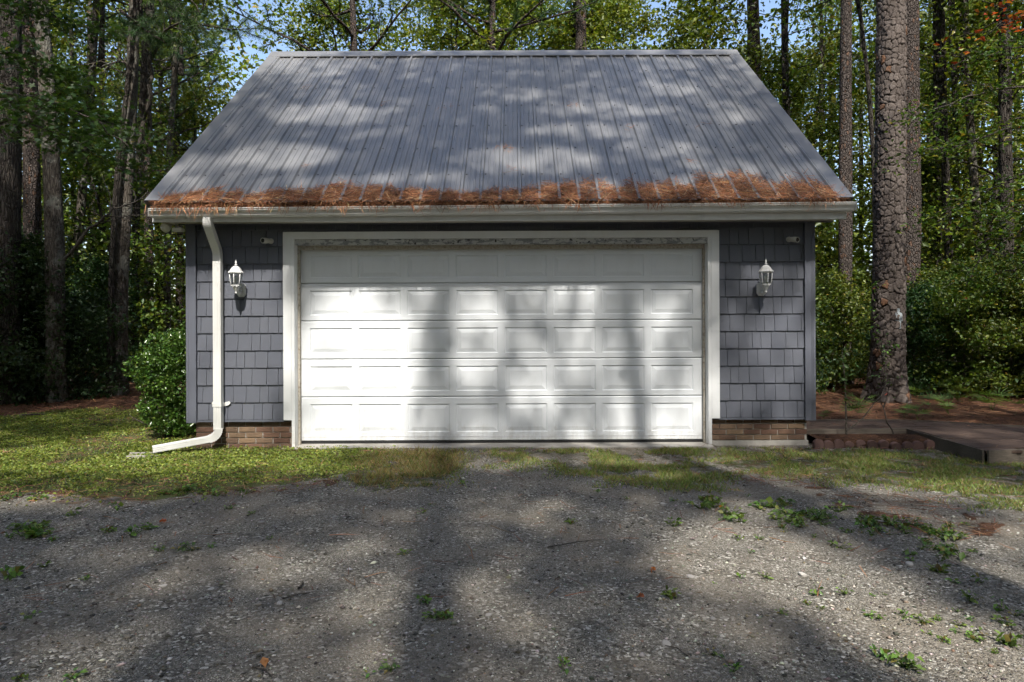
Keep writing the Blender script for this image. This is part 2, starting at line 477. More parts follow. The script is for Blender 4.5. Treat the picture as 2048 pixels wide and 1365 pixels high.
M = dict(
    white=m_paint('white_painted_trim', (0.70, 0.71, 0.71), splash=True),
    door=m_paint('white_door_steel', (0.72, 0.745, 0.77), 0.38, (0.42, 0.41, 0.37), 0.16, splash=True),
    gutter=m_paint('white_gutter_aluminium', (0.62, 0.62, 0.60), 0.40, (0.22, 0.22, 0.17), 0.4),
    soffit=m_paint('soffit_vinyl', (0.52, 0.49, 0.44), 0.6, (0.2, 0.18, 0.14), 0.4, streak=False),
    siding=m_siding(), roof=m_roof(), brick=m_brick(), concrete=m_concrete(),
    mortar=m_concrete('mortar', (0.36, 0.34, 0.31), (0.22, 0.205, 0.185)),
    wallpaint=m_paint('slate_trim', (0.100, 0.107, 0.131), 0.5, (0.16, 0.16, 0.165), 0.2),
    peel=m_peel(), stop=m_stopwood(), glass=m_glass(),
    black=m_plain('black_plastic', (0.012, 0.012, 0.013), 0.25, 0.6),
    rubber=m_plain('black_rubber', (0.02, 0.02, 0.02), 0.7),
    lampwhite=m_paint('white_lamp_metal', (0.68, 0.68, 0.67), 0.35, (0.35, 0.33, 0.28), 0.3),
    bulb=m_plain('frosted_bulb', (0.75, 0.75, 0.73), 0.3),
    camwhite=m_paint('camera_plastic', (0.55, 0.54, 0.50), 0.4, (0.25, 0.23, 0.18), 0.4),
    screw=m_plain('dark_screw_heads', (0.05, 0.05, 0.055), 0.5, 0.5),
    deck=m_wood('brown_stained_deck', (0.045, 0.030, 0.024), (0.105, 0.072, 0.056)),
    deckedge=m_wood('weathered_board_edge', (0.085, 0.07, 0.056), (0.17, 0.145, 0.118)),
    edging=m_concrete('red_brown_concrete', (0.125, 0.074, 0.064), (0.07, 0.046, 0.042)),
    figure=m_paint('grey_blue_painted_wood', (0.33, 0.37, 0.39), 0.6, (0.15, 0.14, 0.13), 0.5),
    leaf=m_leaf('broad_leaf', 0.38, 0.45, 0.35),
    gloss=m_leaf('glossy_leaf', 0.22, 0.28, 0.55),
    needle=m_leaf('pine_needle', 0.3, 0.5, 0.3),
    straw=m_attr('dry_pine_straw', 0.75, 0.25),
    stone=m_attr('crushed_stone', 0.9, 0.2),
    ground=m_ground(),
    twig=m_bark('twig_bark', (0.03, 0.025, 0.02), (0.08, 0.07, 0.058), (0.15, 0.135, 0.115), scale=40, bump=0.4),
    pine=m_bark('pine_bark', (0.030, 0.024, 0.021), (0.085, 0.070, 0.062), (0.15, 0.128, 0.116), (1, 1, 0.5), 24, flake=(0.20, 0.10, 0.055)),
    pale=m_bark('pale_lichen_bark', (0.035, 0.029, 0.023), (0.085, 0.073, 0.06), (0.15, 0.133, 0.112), (1, 1, 0.22), 26, 0.7, (0.19, 0.19, 0.163), bump=0.6),
    grey=m_bark('grey_furrowed_bark', (0.02, 0.016, 0.014), (0.055, 0.047, 0.040), (0.10, 0.088, 0.076), (1, 1, 0.16), 24, 0.2, (0.13, 0.135, 0.11), bump=0.9),
)

# ------------------------------------------------------------------ ground
def wpoly(pts, z=0.0): return [G(x, y, z)[:2] for x, y in pts]
LAWN = wpoly([(-900, 850), (-300, 838), (0, 826), (130, 815), (270, 812), (420, 815), (583, 893), (742, 890), (722, 935), (640, 958), (450, 984), (200, 1000), (0, 992), (-300, 985), (-900, 960)])
DRY = wpoly([(738, 888), (930, 892), (917, 935), (872, 972), (765, 982), (690, 962), (700, 930)])
MIDG = wpoly([(985, 888), (1405, 888), (1432, 955), (1395, 978), (1300, 975), (1200, 965), (1100, 945), (1085, 918), (1000, 912)])
RIGHTG = wpoly([(1440, 890), (1620, 888), (1870, 888), (1965, 912), (2100, 905), (2500, 960), (2600, 1080), (2048, 1025), (1900, 988), (1700, 958), (1560, 940), (1500, 950), (1450, 935)])
STRAWP = [wpoly(p) for p in ([(1640, 985), (1900, 992), (1925, 1030), (1700, 1025)], [(1740, 1030), (1960, 1045), (1950, 1080), (1800, 1075)],
                             [(1450, 945), (1640, 950), (1660, 975), (1480, 975)], [(0, 985), (300, 995), (280, 1012), (0, 1008)], [(430, 985), (650, 962), (660, 980), (450, 998)])]

def ground_z(x, y):
    x = np.asarray(x, float); y = np.asarray(y, float)
    drop = np.clip((y + 2.2) / 1.6, 0, 1); drop = drop * drop * (3 - 2 * drop)
    near = np.clip(np.maximum(np.maximum(-4.3 - x, x - 3.9) / 1.0, (-0.3 - y) / 0.8), 0, 1)
    z = -0.05 * drop + near * ((fnoise(x * 0.9, y * 0.9, 5) - 0.5) * 0.045 + (fnoise(x * 5, y * 5, 9) - 0.5) * 0.012)
    far = np.clip((np.hypot(x, y) - 9) / 12, 0, 1)
    return z + far * (fnoise(x * 0.25, y * 0.25, 15) - 0.35) * 0.5

def zones(x, y):
    jx = x + (fnoise(x * 2.2, y * 2.2, 31) - 0.5) * 0.5; jy = y + (fnoise(x * 2.2, y * 2.2, 41) - 0.5) * 0.5
    lawn = inside(jx, jy, LAWN); dry = inside(jx, jy, DRY); mid = inside(jx, jy, MIDG); rg = inside(jx, jy, RIGHTG)
    straw = (y > 0.2) & ((x > 3.4) | (x < -4.0)) & ~inside(x, y, LAWN)
    straw |= (np.abs(x) > 13) | (y > 7)
    for p in STRAWP: straw |= inside(jx, jy, p) & (fnoise(x * 3, y * 3, 71) > 0.45)
    return lawn, dry, mid, rg, straw

xs = np.concatenate([[-220, -150, -100, -70, -50, -36, -27, -20, -16, -13, -11], np.arange(-9.5, 9.6, 0.075), [11, 13, 16, 20, 27, 36, 50, 70, 100, 150, 220]])
ys = np.concatenate([[-120, -70, -45, -30, -22, -16, -12, -9.5], np.arange(-7.6, 6.5, 0.075), [7.5, 9, 11, 13, 16, 20, 26, 34, 45, 60, 90, 140, 220]])
gx, gy = np.meshgrid(xs, ys)
gz = ground_z(gx, gy)
nx, ny = len(xs), len(ys)
idx = np.arange(nx * ny).reshape(ny, nx)
gf = np.stack([idx[:-1, :-1], idx[:-1, 1:], idx[1:, 1:], idx[1:, :-1]], -1).reshape(-1, 4)
lawn, dry, mid, rg, straw = zones(gx.ravel(), gy.ravel())
gme = np_mesh('ground', np.stack([gx.ravel(), gy.ravel(), gz.ravel()], 1), gf, smooth=True)
za = gme.color_attributes.new('zone', 'FLOAT_COLOR', 'POINT')
zc = np.zeros((nx * ny, 4), np.float32); zc[:, 3] = 1
zc[:, 1] = lawn * (0.75 + 0.25 * fnoise(gx.ravel() * 4, gy.ravel() * 4, 3)) + dry * 0.5 + mid * 0.3 + rg * 0.5
patch = np.zeros(nx * ny, bool)
for p_ in STRAWP: patch |= inside(gx.ravel(), gy.ravel(), p_)
zc[:, 2] = straw * np.where(patch, 0.18, 0.95)
zc[:, 1] = np.clip(zc[:, 1], 0, 1) * (1 - straw)
za.data.foreach_set('color', zc.ravel())
ground = obj('ground', gme, M['ground'])
tag(ground, kind='structure')

# ------------------------------------------------------------------ the garage
garage = thing('garage', (0, 0, 0), 'slate grey shingled garage with charcoal metal roof and wide white door', 'garage')
WL, WR, WT = -4.018, 3.634, 2.672          # outer corners and wall top
RY, RZ, EY, EZ = 3.46, 6.155, -0.48, 2.862   # ridge and eave edge
BACK = 2 * RY
SLOPE = (RZ - EZ) / (RY - EY)
RT = math.atan(SLOPE)
OX0, OX1 = -2.70, 2.33                      # door opening
DY = 0.17                                   # door set back

def RP(X, s, h=0.0):
    return (X, EY + s - math.sin(RT) * h, EZ + SLOPE * s + math.cos(RT) * h)

w = MB()
w.box(WL + 0.03, OX0 - 0.03, 0.022, 0.16, 0.27, WT); w.box(OX1 + 0.03, WR - 0.03, 0.022, 0.16, 0.27, WT)
w.box(OX0 - 0.03, OX1 + 0.03, 0.022, 0.16, 2.46, WT)
for xa, xb in ((WL + 0.03, WL + 0.15), (WR - 0.15, WR - 0.03)):
    w.prism([(0.16, 0.27), (BACK - 0.16, 0.27), (BACK - 0.16, WT), (RY, RZ - 0.32), (0.16, WT)], 0, xa, xb)
w.box(WL + 0.03, WR - 0.03, BACK - 0.16, BACK - 0.02, 0.27, WT)
w.build('wall', M['wallpaint'], garage)

# siding > shingle
SIDING = [MB().box(a, b, 0.012, 0.0216, 0.272, 0.300).box(a, b, -0.012, 0.0116, 0.270, 0.290).build('siding', M['wallpaint'], garage) for a, b in ((-3.896, -2.836), (2.467, 3.506))]
CH = 0.2112
def wedge(h):
    b = MB(); y1 = 0.021
    v = [(0.0035, -0.004, 0.004), (0.9965, -0.004, 0.004), (0.9965, -0.002, 0), (0.0035, -0.002, 0),
         (0.0, 0.010, h), (1.0, 0.010, h), (0.0, y1, 0), (1.0, y1, 0), (0.0, y1, h), (1.0, y1, h)]
    f = [(0, 1, 5, 4), (3, 2, 1, 0), (6, 7, 2, 3), (4, 5, 9, 8), (6, 3, 0, 4, 8), (2, 7, 9, 5, 1), (7, 6, 8, 9)]
    return b.add(v, f).mesh('shingle')
SH = {}
SEQ = [0.168, 0.104, 0.128, 0.176, 0.143, 0.102, 0.126, 0.156]
def course(x0, x1, z, h, off, ph):
    key = round(h, 3)
    if key not in SH: SH[key] = wedge(h)
    x = x0 - off; k = ph
    while x < x1 - 0.012:
        wd = SEQ[k % 8]; a, b = max(x, x0), min(x + wd, x1)
        if b - a > 0.012:
            o = obj('shingle', SH[key], M['siding'], SIDING[0 if a < 0 else 1], (a + 0.0022, R.uniform(-0.0012, 0.0012), z + R.uniform(-0.0008, 0.0008)))
            o.scale = (b - a - 0.0044, 1, 1)
        x += wd; k += 1
for k in range(11):
    z = 0.293 + CH * k
    h = CH - 0.002 if k < 10 else CH
    off = [0.03, 0.11, 0.015, 0.075][k % 4]; ph = (k * 3) % 8
    course(-3.896, -2.836, z, h, off, ph)
    course(2.467, 3.506, z, h, off * 0.7 + 0.02, (ph + 2) % 8)
course(-3.896, 3.506, 2.606, WT - 2.606 - 0.003, 0.06, 1)

for xa, xb in ((WL, -3.898), (3.508, WR)):
    c = MB().box(xa, xb, -0.028, 0.14, 0.262, WT - 0.002)
    wdt = xb - xa; outer = xa if xa < 0 else xb; sg = 1 if xa < 0 else -1
    for d in (0.022, 0.034, 0.046) if xa > 0 else (0.026,):
        xx = outer + sg * d; c.box(min(xx, xx + sg * 0.005), max(xx, xx + sg * 0.005), -0.0315, -0.028, 0.263, WT - 0.003)
    c.build('corner_trim', M['wallpaint'], garage)

# foundation > brick
FND = [MB().box(-3.9300, -2.742, 0.042, 0.16, -0.12, 0.268).box(WL + 0.09, -3.9304, 0.042, BACK - 0.02, -0.12, 0.268).build('foundation', M['mortar'], garage),
       MB().box(2.376, 3.549, 0.042, 0.16, -0.12, 0.268).box(3.5494, WR - 0.0848, 0.042, BACK - 0.02, -0.12, 0.268).build('foundation', M['mortar'], garage)]
BM = {}
def brick_mesh(L, v):
    key = (round(L, 3), v)
    if key not in BM:
        r = random.Random(hash(key)); b = MB(); e = 0.0035
        def j(a): return a + r.uniform(-0.0015, 0.0015)
        v0 = [(j(0), 0.02, j(0)), (j(L), 0.02, j(0)), (j(L), 0.02, j(0.0575)), (j(0), 0.02, j(0.0575))]
        v1 = [(x, -0.0005 + r.uniform(0, 0.001), z) for x, _, z in v0]
        cx, cz = L / 2, 0.029
        v2 = [(x + (e if x < cx else -e), -0.004 + r.uniform(-0.001, 0.001), z + (e if z < cz else -e)) for x, _, z in v0]
        f = [(8, 9, 10, 11)] + [(i, (i + 1) % 4, 4 + (i + 1) % 4, 4 + i) for i in range(4)] + [(4 + i, 4 + (i + 1) % 4, 8 + (i + 1) % 4, 8 + i) for i in range(4)] + [(3, 2, 1, 0)]
        BM[key] = b.add(v0 + v1 + v2, f).mesh('brick')
    return BM[key]
def bricks(x0, x1, zb, n, ph):
    for k in range(n):
        x = x0 - (0.107 if (k + ph) % 2 else 0.02)
        while x < x1 - 0.02:
            a, b = max(x, x0), min(x + 0.200, x1)
            if b - a > 0.02:
                L = b - a
                obj('brick', brick_mesh(round(L / 0.02) * 0.02 if L < 0.195 else 0.2, R.randrange(4)), M['brick'], FND[0 if a < 0 else 1], (a, 0.034 + R.uniform(-0.0012, 0.0012), zb + 0.0677 * k))
            x += 0.2105
bricks(-3.930, -2.742, -0.062, 5, 0)
bricks(2.376, 3.549, 0.018, 4, 1)
MB().box(2.376, 3.565, 0.028, 0.1, -0.14, 0.009).build('footing', M['concrete'], garage)
MB().box(-2.735, 2.37, -0.10, 0.60, -0.14, -0.032, 0.006).build('door_sill', M['concrete'], garage)

# door surround: casing boards, peeling head flashing, stops
fr = MB()
fr.box(-2.835, -2.738, -0.030, 0.0218, 0.292, 2.579)
fr.box(2.372, 2.466, -0.030, 0.0218, 0.292, 2.579)
fr.box(-2.7375, 2.3715, -0.030, 0.0218, 2.494, 2.579)
door_frame = fr.build('door_frame', M['white'], garage)
MB().box(-2.7368, OX0, -0.027, 0.15, -0.035, 2.4935).build('jamb', M['white'], door_frame)
MB().box(OX1, 2.3708, -0.027, 0.15, -0.035, 2.4935).build('jamb', M['white'], door_frame)
MB().box(OX0 + 0.0005, OX1 - 0.0005, 0.010, 0.10, 2.425, 2.4932).build('head_flashing', M['peel'], door_frame)
st = MB()
st.box(OX0 + 0.001, OX1 - 0.001, 0.10, 0.148, 2.375, 2.424)
door_stop = st.build('door_stop', M['stop'], door_frame)
MB().box(OX0 + 0.0006, OX0 + 0.022, 0.10, 0.150, -0.03, 2.374).build('door_stop', M['stop'], door_frame)
MB().box(OX1 - 0.022, OX1 - 0.0006, 0.10, 0.150, -0.03, 2.374).build('door_stop', M['stop'], door_frame)

# overhead door: five sections, forty raised panels
gd = MB().box(OX0 - 0.02, OX1 + 0.02, DY + 0.03, DY + 0.05, -0.012, 2.45)
gdoor = gd.build('garage_door', M['door'], garage)
ZS = [-0.005, 0.545, 1.016, 1.493, 1.960, 2.44]
PXS = [(620 + 97.45 * k, 703.6 + 97.45 * k) for k in range(8)]
PCOL = [((a - CX) / 160.6, (b - CX) / 160.6) for a, b in PXS]
def raised(wd, ht):
    b = MB(); v, f = [], []
    rings = [(0.0, 0.0), (0.005, 0.010), (0.014, 0.011), (0.062, 0.001), (0.070, 0.0012)]
    for i, d in rings:
        v += [(i, d, i), (wd - i, d, i), (wd - i, d, ht - i), (i, d, ht - i)]
    for r in range(len(rings) - 1):
        for k in range(4): f.append((r * 4 + k, r * 4 + (k + 1) % 4, r * 4 + 4 + (k + 1) % 4, r * 4 + 4 + k))
    n = len(rings) * 4
    f.append((n - 4, n - 3, n - 2, n - 1))
    return b.add(v, f).mesh('raised_panel')
RPM = {}
x0d, x1d = OX0 - 0.01, OX1 + 0.01
for s in range(5):
    za, zb = ZS[s] + 0.003, ZS[s + 1] - 0.002
    top = 0.085; bot = 0.070 if s else 0.11
    pz0, pz1 = za + bot, zb - (top if s < 4 else 0.13)
    b = MB()
    def rect(xa, xb, z0, z1): b.add([(xa, DY, z0), (xb, DY, z0), (xb, DY, z1), (xa, DY, z1)], [(0, 1, 2, 3)])
    lip = 0.010
    rect(x0d, x1d, za + lip, pz0); rect(x0d, x1d, pz1, zb - lip)
    xe = x0d
    for a, c in PCOL:
        rect(xe, a, pz0, pz1); xe = c
    rect(xe, x1d, pz0, pz1)
    b.add([(x0d, DY, za + lip), (x1d, DY, za + lip), (x1d, DY + 0.012, za), (x0d, DY + 0.012, za)], [(0, 3, 2, 1)])
    b.add([(x0d, DY, zb - lip), (x1d, DY, zb - lip), (x1d, DY + 0.008, zb), (x0d, DY + 0.008, zb)], [(0, 1, 2, 3)])
    if s == 0:
        b.box(x0d, x1d, DY - 0.004, DY - 0.0005, za + 0.055, za + 0.062)
    b.build('door_section', M['door'], gdoor)
    for a, c in PCOL:
        key = (s, )
        if key not in RPM: RPM[key] = raised(PCOL[0][1] - PCOL[0][0], pz1 - pz0)
        obj('raised_panel', RPM[key], M['door'], gdoor, (a, DY + 0.0002, pz0))
MB().box(x0d, x1d, DY - 0.006, DY + 0.028, -0.031, -0.004).build('bottom_seal', M['rubber'], gdoor)

# eaves
FX0, FX1 = -4.235, 3.845
MB().box(FX0, FX1, -0.360, -0.335, 2.656, 2.86).build('fascia', M['gutter'], garage)
so = MB()
so.box(FX0, FX1, -0.334, 0.02, 2.688, 2.694)
x = FX0 + 0.002
while x < FX1 - 0.05:
    so.box(x, min(x + 0.128, FX1 - 0.002), -0.333, -0.03, 2.680, 2.6875); x += 0.134
so.build('soffit', M['soffit'], garage)
MB().box(FX0, FX1, -0.045, -0.0285, 2.664, 2.6795).build('soffit_channel', M['wallpaint'], garage)

gut = MB()
prof = [(-0.361, 0.004), (-0.361, -0.098), (-0.425, -0.098), (-0.442, -0.080), (-0.446, -0.058), (-0.460, -0.036), (-0.478, -0.028), (-0.4795, -0.014), (-0.486, -0.010), (-0.486, 0.001), (-0.470, 0.001),
        (-0.470, -0.022), (-0.452, -0.030), (-0.438, -0.056), (-0.434, -0.076), (-0.421, -0.090), (-0.368, -0.090), (-0.368, 0.004)]
gut.prism(prof, 0, -4.215, 3.905)
gut.box(-4.216, -4.2135, -0.484, -0.362, -0.09, 0.0005); gut.box(3.9035, 3.9065, -0.484, -0.362, -0.09, 0.0005)
gut.v = [(x, y, z + 2.796 + (x + 4.2) / 8.1 * 0.040) for x, y, z in gut.v]
gut.build('gutter', M['gutter'], garage)

rear = MB()
rear.box(FX0, FX1, BACK + 0.335, BACK + 0.36, 2.656, 2.86).box(FX0, FX1, BACK - 0.03, BACK + 0.334, 2.684, 2.694)
for xa, xb in ((FX0 - 0.005, FX0 + 0.02), (FX1 - 0.02, FX1 + 0.005)):
    for sgn in (1, -1):
        def yy(v): return v if sgn > 0 else BACK - v
        rear.prism([(yy(-0.362), 2.70), (yy(RY), RZ - 0.24), (yy(RY), RZ - 0.075), (yy(-0.362), 2.868)], 0, xa, xb)
rear.build('rake_board', M['gutter'], garage)
rs = MB()
for xa, xb in ((FX0, WL + 0.03), (WR - 0.03, FX1)):
    for sgn in (1, -1):
        def yy(v): return v if sgn > 0 else BACK - v
        rs.prism([(yy(-0.33), 2.72), (yy(RY), RZ - 0.235), (yy(RY), RZ - 0.225), (yy(-0.33), 2.73)], 0, xa + 0.021, xb)
rs.build('rake_soffit', M['soffit'], garage)

# metal roof: ribbed sheets, screws, rake trim, ridge cap
RX0, RX1 = -4.252, 3.862
SL = RY - EY
roof = MB()
roof.add([RP(RX0 + 0.03, 0.03, -0.03), RP(RX1 - 0.03, 0.03, -0.03), RP(RX1 - 0.03, SL, -0.03), RP(RX0 + 0.03, SL, -0.03)], [(0, 1, 2, 3)])
def RPB(X, s, h=0.0):
    x, y, z = RP(X, s, h); return (x, BACK - y, z)
pitch = 0.2286
def profile(x0, x1, phase):
    pts = [(x0, 0.0)]
    k = math.floor((x0 - phase) / pitch) - 1
    while phase + k * pitch < x1 + pitch:
        c = phase + k * pitch
        for dx, h in ((-0.027, 0.0), (-0.014, 0.026), (0.014, 0.026), (0.027, 0.0), (0.068, 0.0), (0.073, 0.007), (0.088, 0.007), (0.093, 0.0), (0.135, 0.0), (0.140, 0.007), (0.155, 0.007), (0.160, 0.0)):
            if x0 < c + dx < x1: pts.append((c + dx, h))
        k += 1
    pts.append((x1, 0.0))
    return pts
pr = profile(RX0 + 0.01, RX1 - 0.01, -4.07)
roof.add([RPB(x, 0.0, h) for x, h in pr] + [RPB(x, SL + 0.0, h) for x, h in pr], [(i, i + 1, len(pr) + i + 1, len(pr) + i) for i in range(len(pr) - 1)])
roof_o = roof.build('roof', M['roof'], garage)
x = -4.07 - 0.9144 * 0
edges = [RX0 + 0.012] + [-4.07 + 0.9144 * k for k in range(1, 9)] + [RX1 - 0.012]
for k in range(9):
    pr = profile(edges[k], edges[k + 1], -4.07)
    if k > 0: pr[0] = (edges[k] - 0.013, 0.0265)
    if k > 0: pr[0] = (edges[k] - 0.012, 0.0272)
    if k < 8: pr[-1] = (edges[k + 1] - 0.0125, 0.026)
    pr = sorted(pr)
    n = len(pr); v, f = [], []
    rows = 9
    for r in range(rows + 1):
        s = (SL - 0.02) * r / rows
        for x, h in pr:
            wav = 0.0012 * math.sin(s * 5.1 + x * 3.1) + 0.0010 * math.sin(s * 2.3 - x * 7.7)
            v.append(RP(x, s, h + wav))
    for r in range(rows):
        for i in range(n - 1): f.append((r * n + i, r * n + i + 1, (r + 1) * n + i + 1, (r + 1) * n + i))
    MB().add(v, f).build('roof_sheet', M['roof'], roof_o)
scr = MB()
for r in range(6):
    s = 0.50 + 0.55 * r
    k = 0
    while -4.07 + pitch * k < RX1 - 0.06:
        xx = -4.07 + pitch * k + 0.045; k += 1
        if xx > RX1 - 0.02: continue
        c = RP(xx + R.uniform(-0.004, 0.004), s + R.uniform(-0.008, 0.008), 0.0)
        for rad, h0, h1 in ((0.011, 0.0, 0.004), (0.0065, 0.004, 0.010)):
            ring = [RP(c[0] + rad * math.cos(a), c[1] - EY + rad * math.sin(a) * 0.77, hh) for hh in (h0, h1) for a in [i * math.pi / 3 for i in range(6)]]
            scr.add(ring, [(i, (i + 1) % 6, 6 + (i + 1) % 6, 6 + i) for i in range(6)] + [tuple(range(6, 12))])
tag(scr.build('roof_screws', M['screw'], roof_o), kind='stuff')
for a, b in ((RX0, RX0 + 0.155), (RX1 - 0.155, RX1)):
    for half in (0, 1):
        s0, s1 = (0.0, SL * 0.62) if half == 0 else (SL * 0.62 - 0.03, SL - 0.01)
        h = 0.0305 + 0.0015 * half
        t = MB()
        outer = a if a < 0 else b; inner = b if a < 0 else a; sg = -1 if a < 0 else 1
        sec = [(outer, -0.075), (outer, h), (inner - (-sg) * 0.030 * 0, h)]
        sec = [(outer, -0.085), (outer, h), (inner, h), (inner - sg * 0.016, h - 0.02), (inner - sg * 0.018, h - 0.022)]
        rows = [s0, s1]
        v = [RP(x, s, hh) for s in rows for x, hh in sec]
        t.add(v, [(i, i + 1, 5 + i + 1, 5 + i) for i in range(4)])
        t.build('rake_trim', M['roof'], roof_o)
cap = MB()
v = []
for xx in (RX0 - 0.004, RX1 + 0.004):
    v += [RP(xx, SL - 0.16, 0.024), RP(xx, SL - 0.155, 0.034), RP(xx, SL - 0.02, 0.040), (xx, RY, RZ + 0.052), RPB(xx, SL - 0.02, 0.040), RPB(xx, SL - 0.155, 0.034), RPB(xx, SL - 0.16, 0.024)]
cap.add(v, [(i, i + 1, 8 + i, 7 + i) for i in range(6)] + [(0, 1, 2, 3, 4, 5, 6), (7, 8, 9, 10, 11, 12, 13)])
cap.build('ridge_cap', M['roof'], roof_o)

# downspout
DX = (437 - CX) / 165.5
def fluted(path, wx, wd, side, name, parent):
    b = MB().rect_tube(path, wx, wd, side)
    return b.build(name, M['gutter'], parent)
top = P(413, 436, 7.58)
dz = 2.70
A_, B_ = Vector((top[0], -0.394, 2.635)), Vector((DX, -0.085, 2.335))
def arc(a, b, c, r_, n=5):
    p0 = b + (a - b).normalized() * r_; p2 = b + (c - b).normalized() * r_
    return [p0 * (1 - q) ** 2 + b * 2 * q * (1 - q) + p2 * q * q for q in [i / n for i in range(n + 1)]]
pth = [Vector((top[0], -0.394, 2.702))] + arc(Vector((top[0], -0.394, 2.702)), A_, B_, 0.05) + arc(A_, B_, Vector((DX, -0.085, 2.2)), 0.06) + [Vector((DX, -0.085, 2.2))]
ds = MB().rect_tube(pth, 0.092, 0.072, (1, 0, 0)).build('downspout', M['gutter'], garage)
leg = MB().box(DX - 0.0465, DX + 0.0465, -0.122, -0.048, 0.19, 2.21, 0.006)
for q in (-0.03, -0.01, 0.01, 0.03): leg.box(DX + q - 0.005, DX + q + 0.005, -0.1255, -0.1215, 0.2, 2.2)
leg.build('downspout_leg', M['gutter'], ds)
stp = MB()
zs_ = 0.487
for sx in (-1, 1):
    stp.prism([(DX + sx * 0.050, zs_ - 0.02), (DX + sx * 0.085, zs_ - 0.015), (DX + sx * 0.115, zs_ + 0.012), (DX + sx * 0.098, zs_ + 0.036), (DX + sx * 0.075, zs_ + 0.030), (DX + sx * 0.050, zs_ + 0.026)], 1, -0.014, -0.008)
stp.box(DX - 0.052, DX + 0.052, -0.129, -0.126, zs_ - 0.018, zs_ + 0.024); stp.box(DX - 0.054, DX - 0.051, -0.129, -0.008, zs_ - 0.018, zs_ + 0.024); stp.box(DX + 0.051, DX + 0.054, -0.129, -0.008, zs_ - 0.018, zs_ + 0.024)
stp.build('strap', M['gutter'], ds)
eb = Vector((DX, -0.085, 0.21)); en = Vector((-4.20, -0.44, 0.025)); dirv = (en - eb)
el = []
d0 = Vector((0, 0, -1)); d1 = Vector((en.x - eb.x, en.y - eb.y, -0.10)).normalized()
p = eb.copy(); el.append(p.copy())
for i in range(9):
    a = (i + 0.5) / 9
    d = (d0 * (1 - a) + d1 * a).normalized()
    p = p + d * 0.020; el.append(p.copy())
sidev = d0.cross(d1).normalized()
eln = MB().rect_tube(el, 0.104, 0.080, sidev)
for i in range(1, 9):
    q = [el[i] - (el[i + 1] - el[i - 1]).normalized() * 0.004, el[i] + (el[i + 1] - el[i - 1]).normalized() * 0.004]
    eln.rect_tube(q, 0.109, 0.085, sidev)
eln.build('elbow', M['gutter'], ds)
p1 = p + (en - p)
ext = MB().rect_tube([p - d1 * 0.01, p1], 0.096, 0.070, sidev)
ed = (p1 - p).normalized(); et = ed.cross(sidev).normalized()
for off in (-0.022, 0.0, 0.022):
    for face in (-1, 1):
        q0 = p + et * off + sidev * face * 0.048; q1 = p1 + et * off + sidev * face * 0.048
        ext.rect_tube([q0, q1], 0.004, 0.009, sidev)
    for face in (-1, 1):
        q0 = p + sidev * off * 1.3 + et * face * 0.035; q1 = p1 + sidev * off * 1.3 + et * face * 0.035
        ext.rect_tube([q0, q1], 0.012, 0.004, sidev)
ext.build('extension', M['gutter'], ds)
sb = MB().box(-0.24, 0.16, -0.13, 0.13, 0.0, 0.045, 0.012)
sb.box(-0.235, 0.155, -0.125, -0.095, 0.046, 0.06).box(-0.235, 0.155, 0.095, 0.125, 0.046, 0.06)
so_ = sb.build('splash_block', M['concrete'], None, (-4.26, -0.46, -0.082)); so_.rotation_euler = (0.02, 0.05, 0.35); so_.scale = (0.8, 0.8, 1)
tag(so_, 'flat grey concrete splash slab under the end of the downspout', 'splash block')

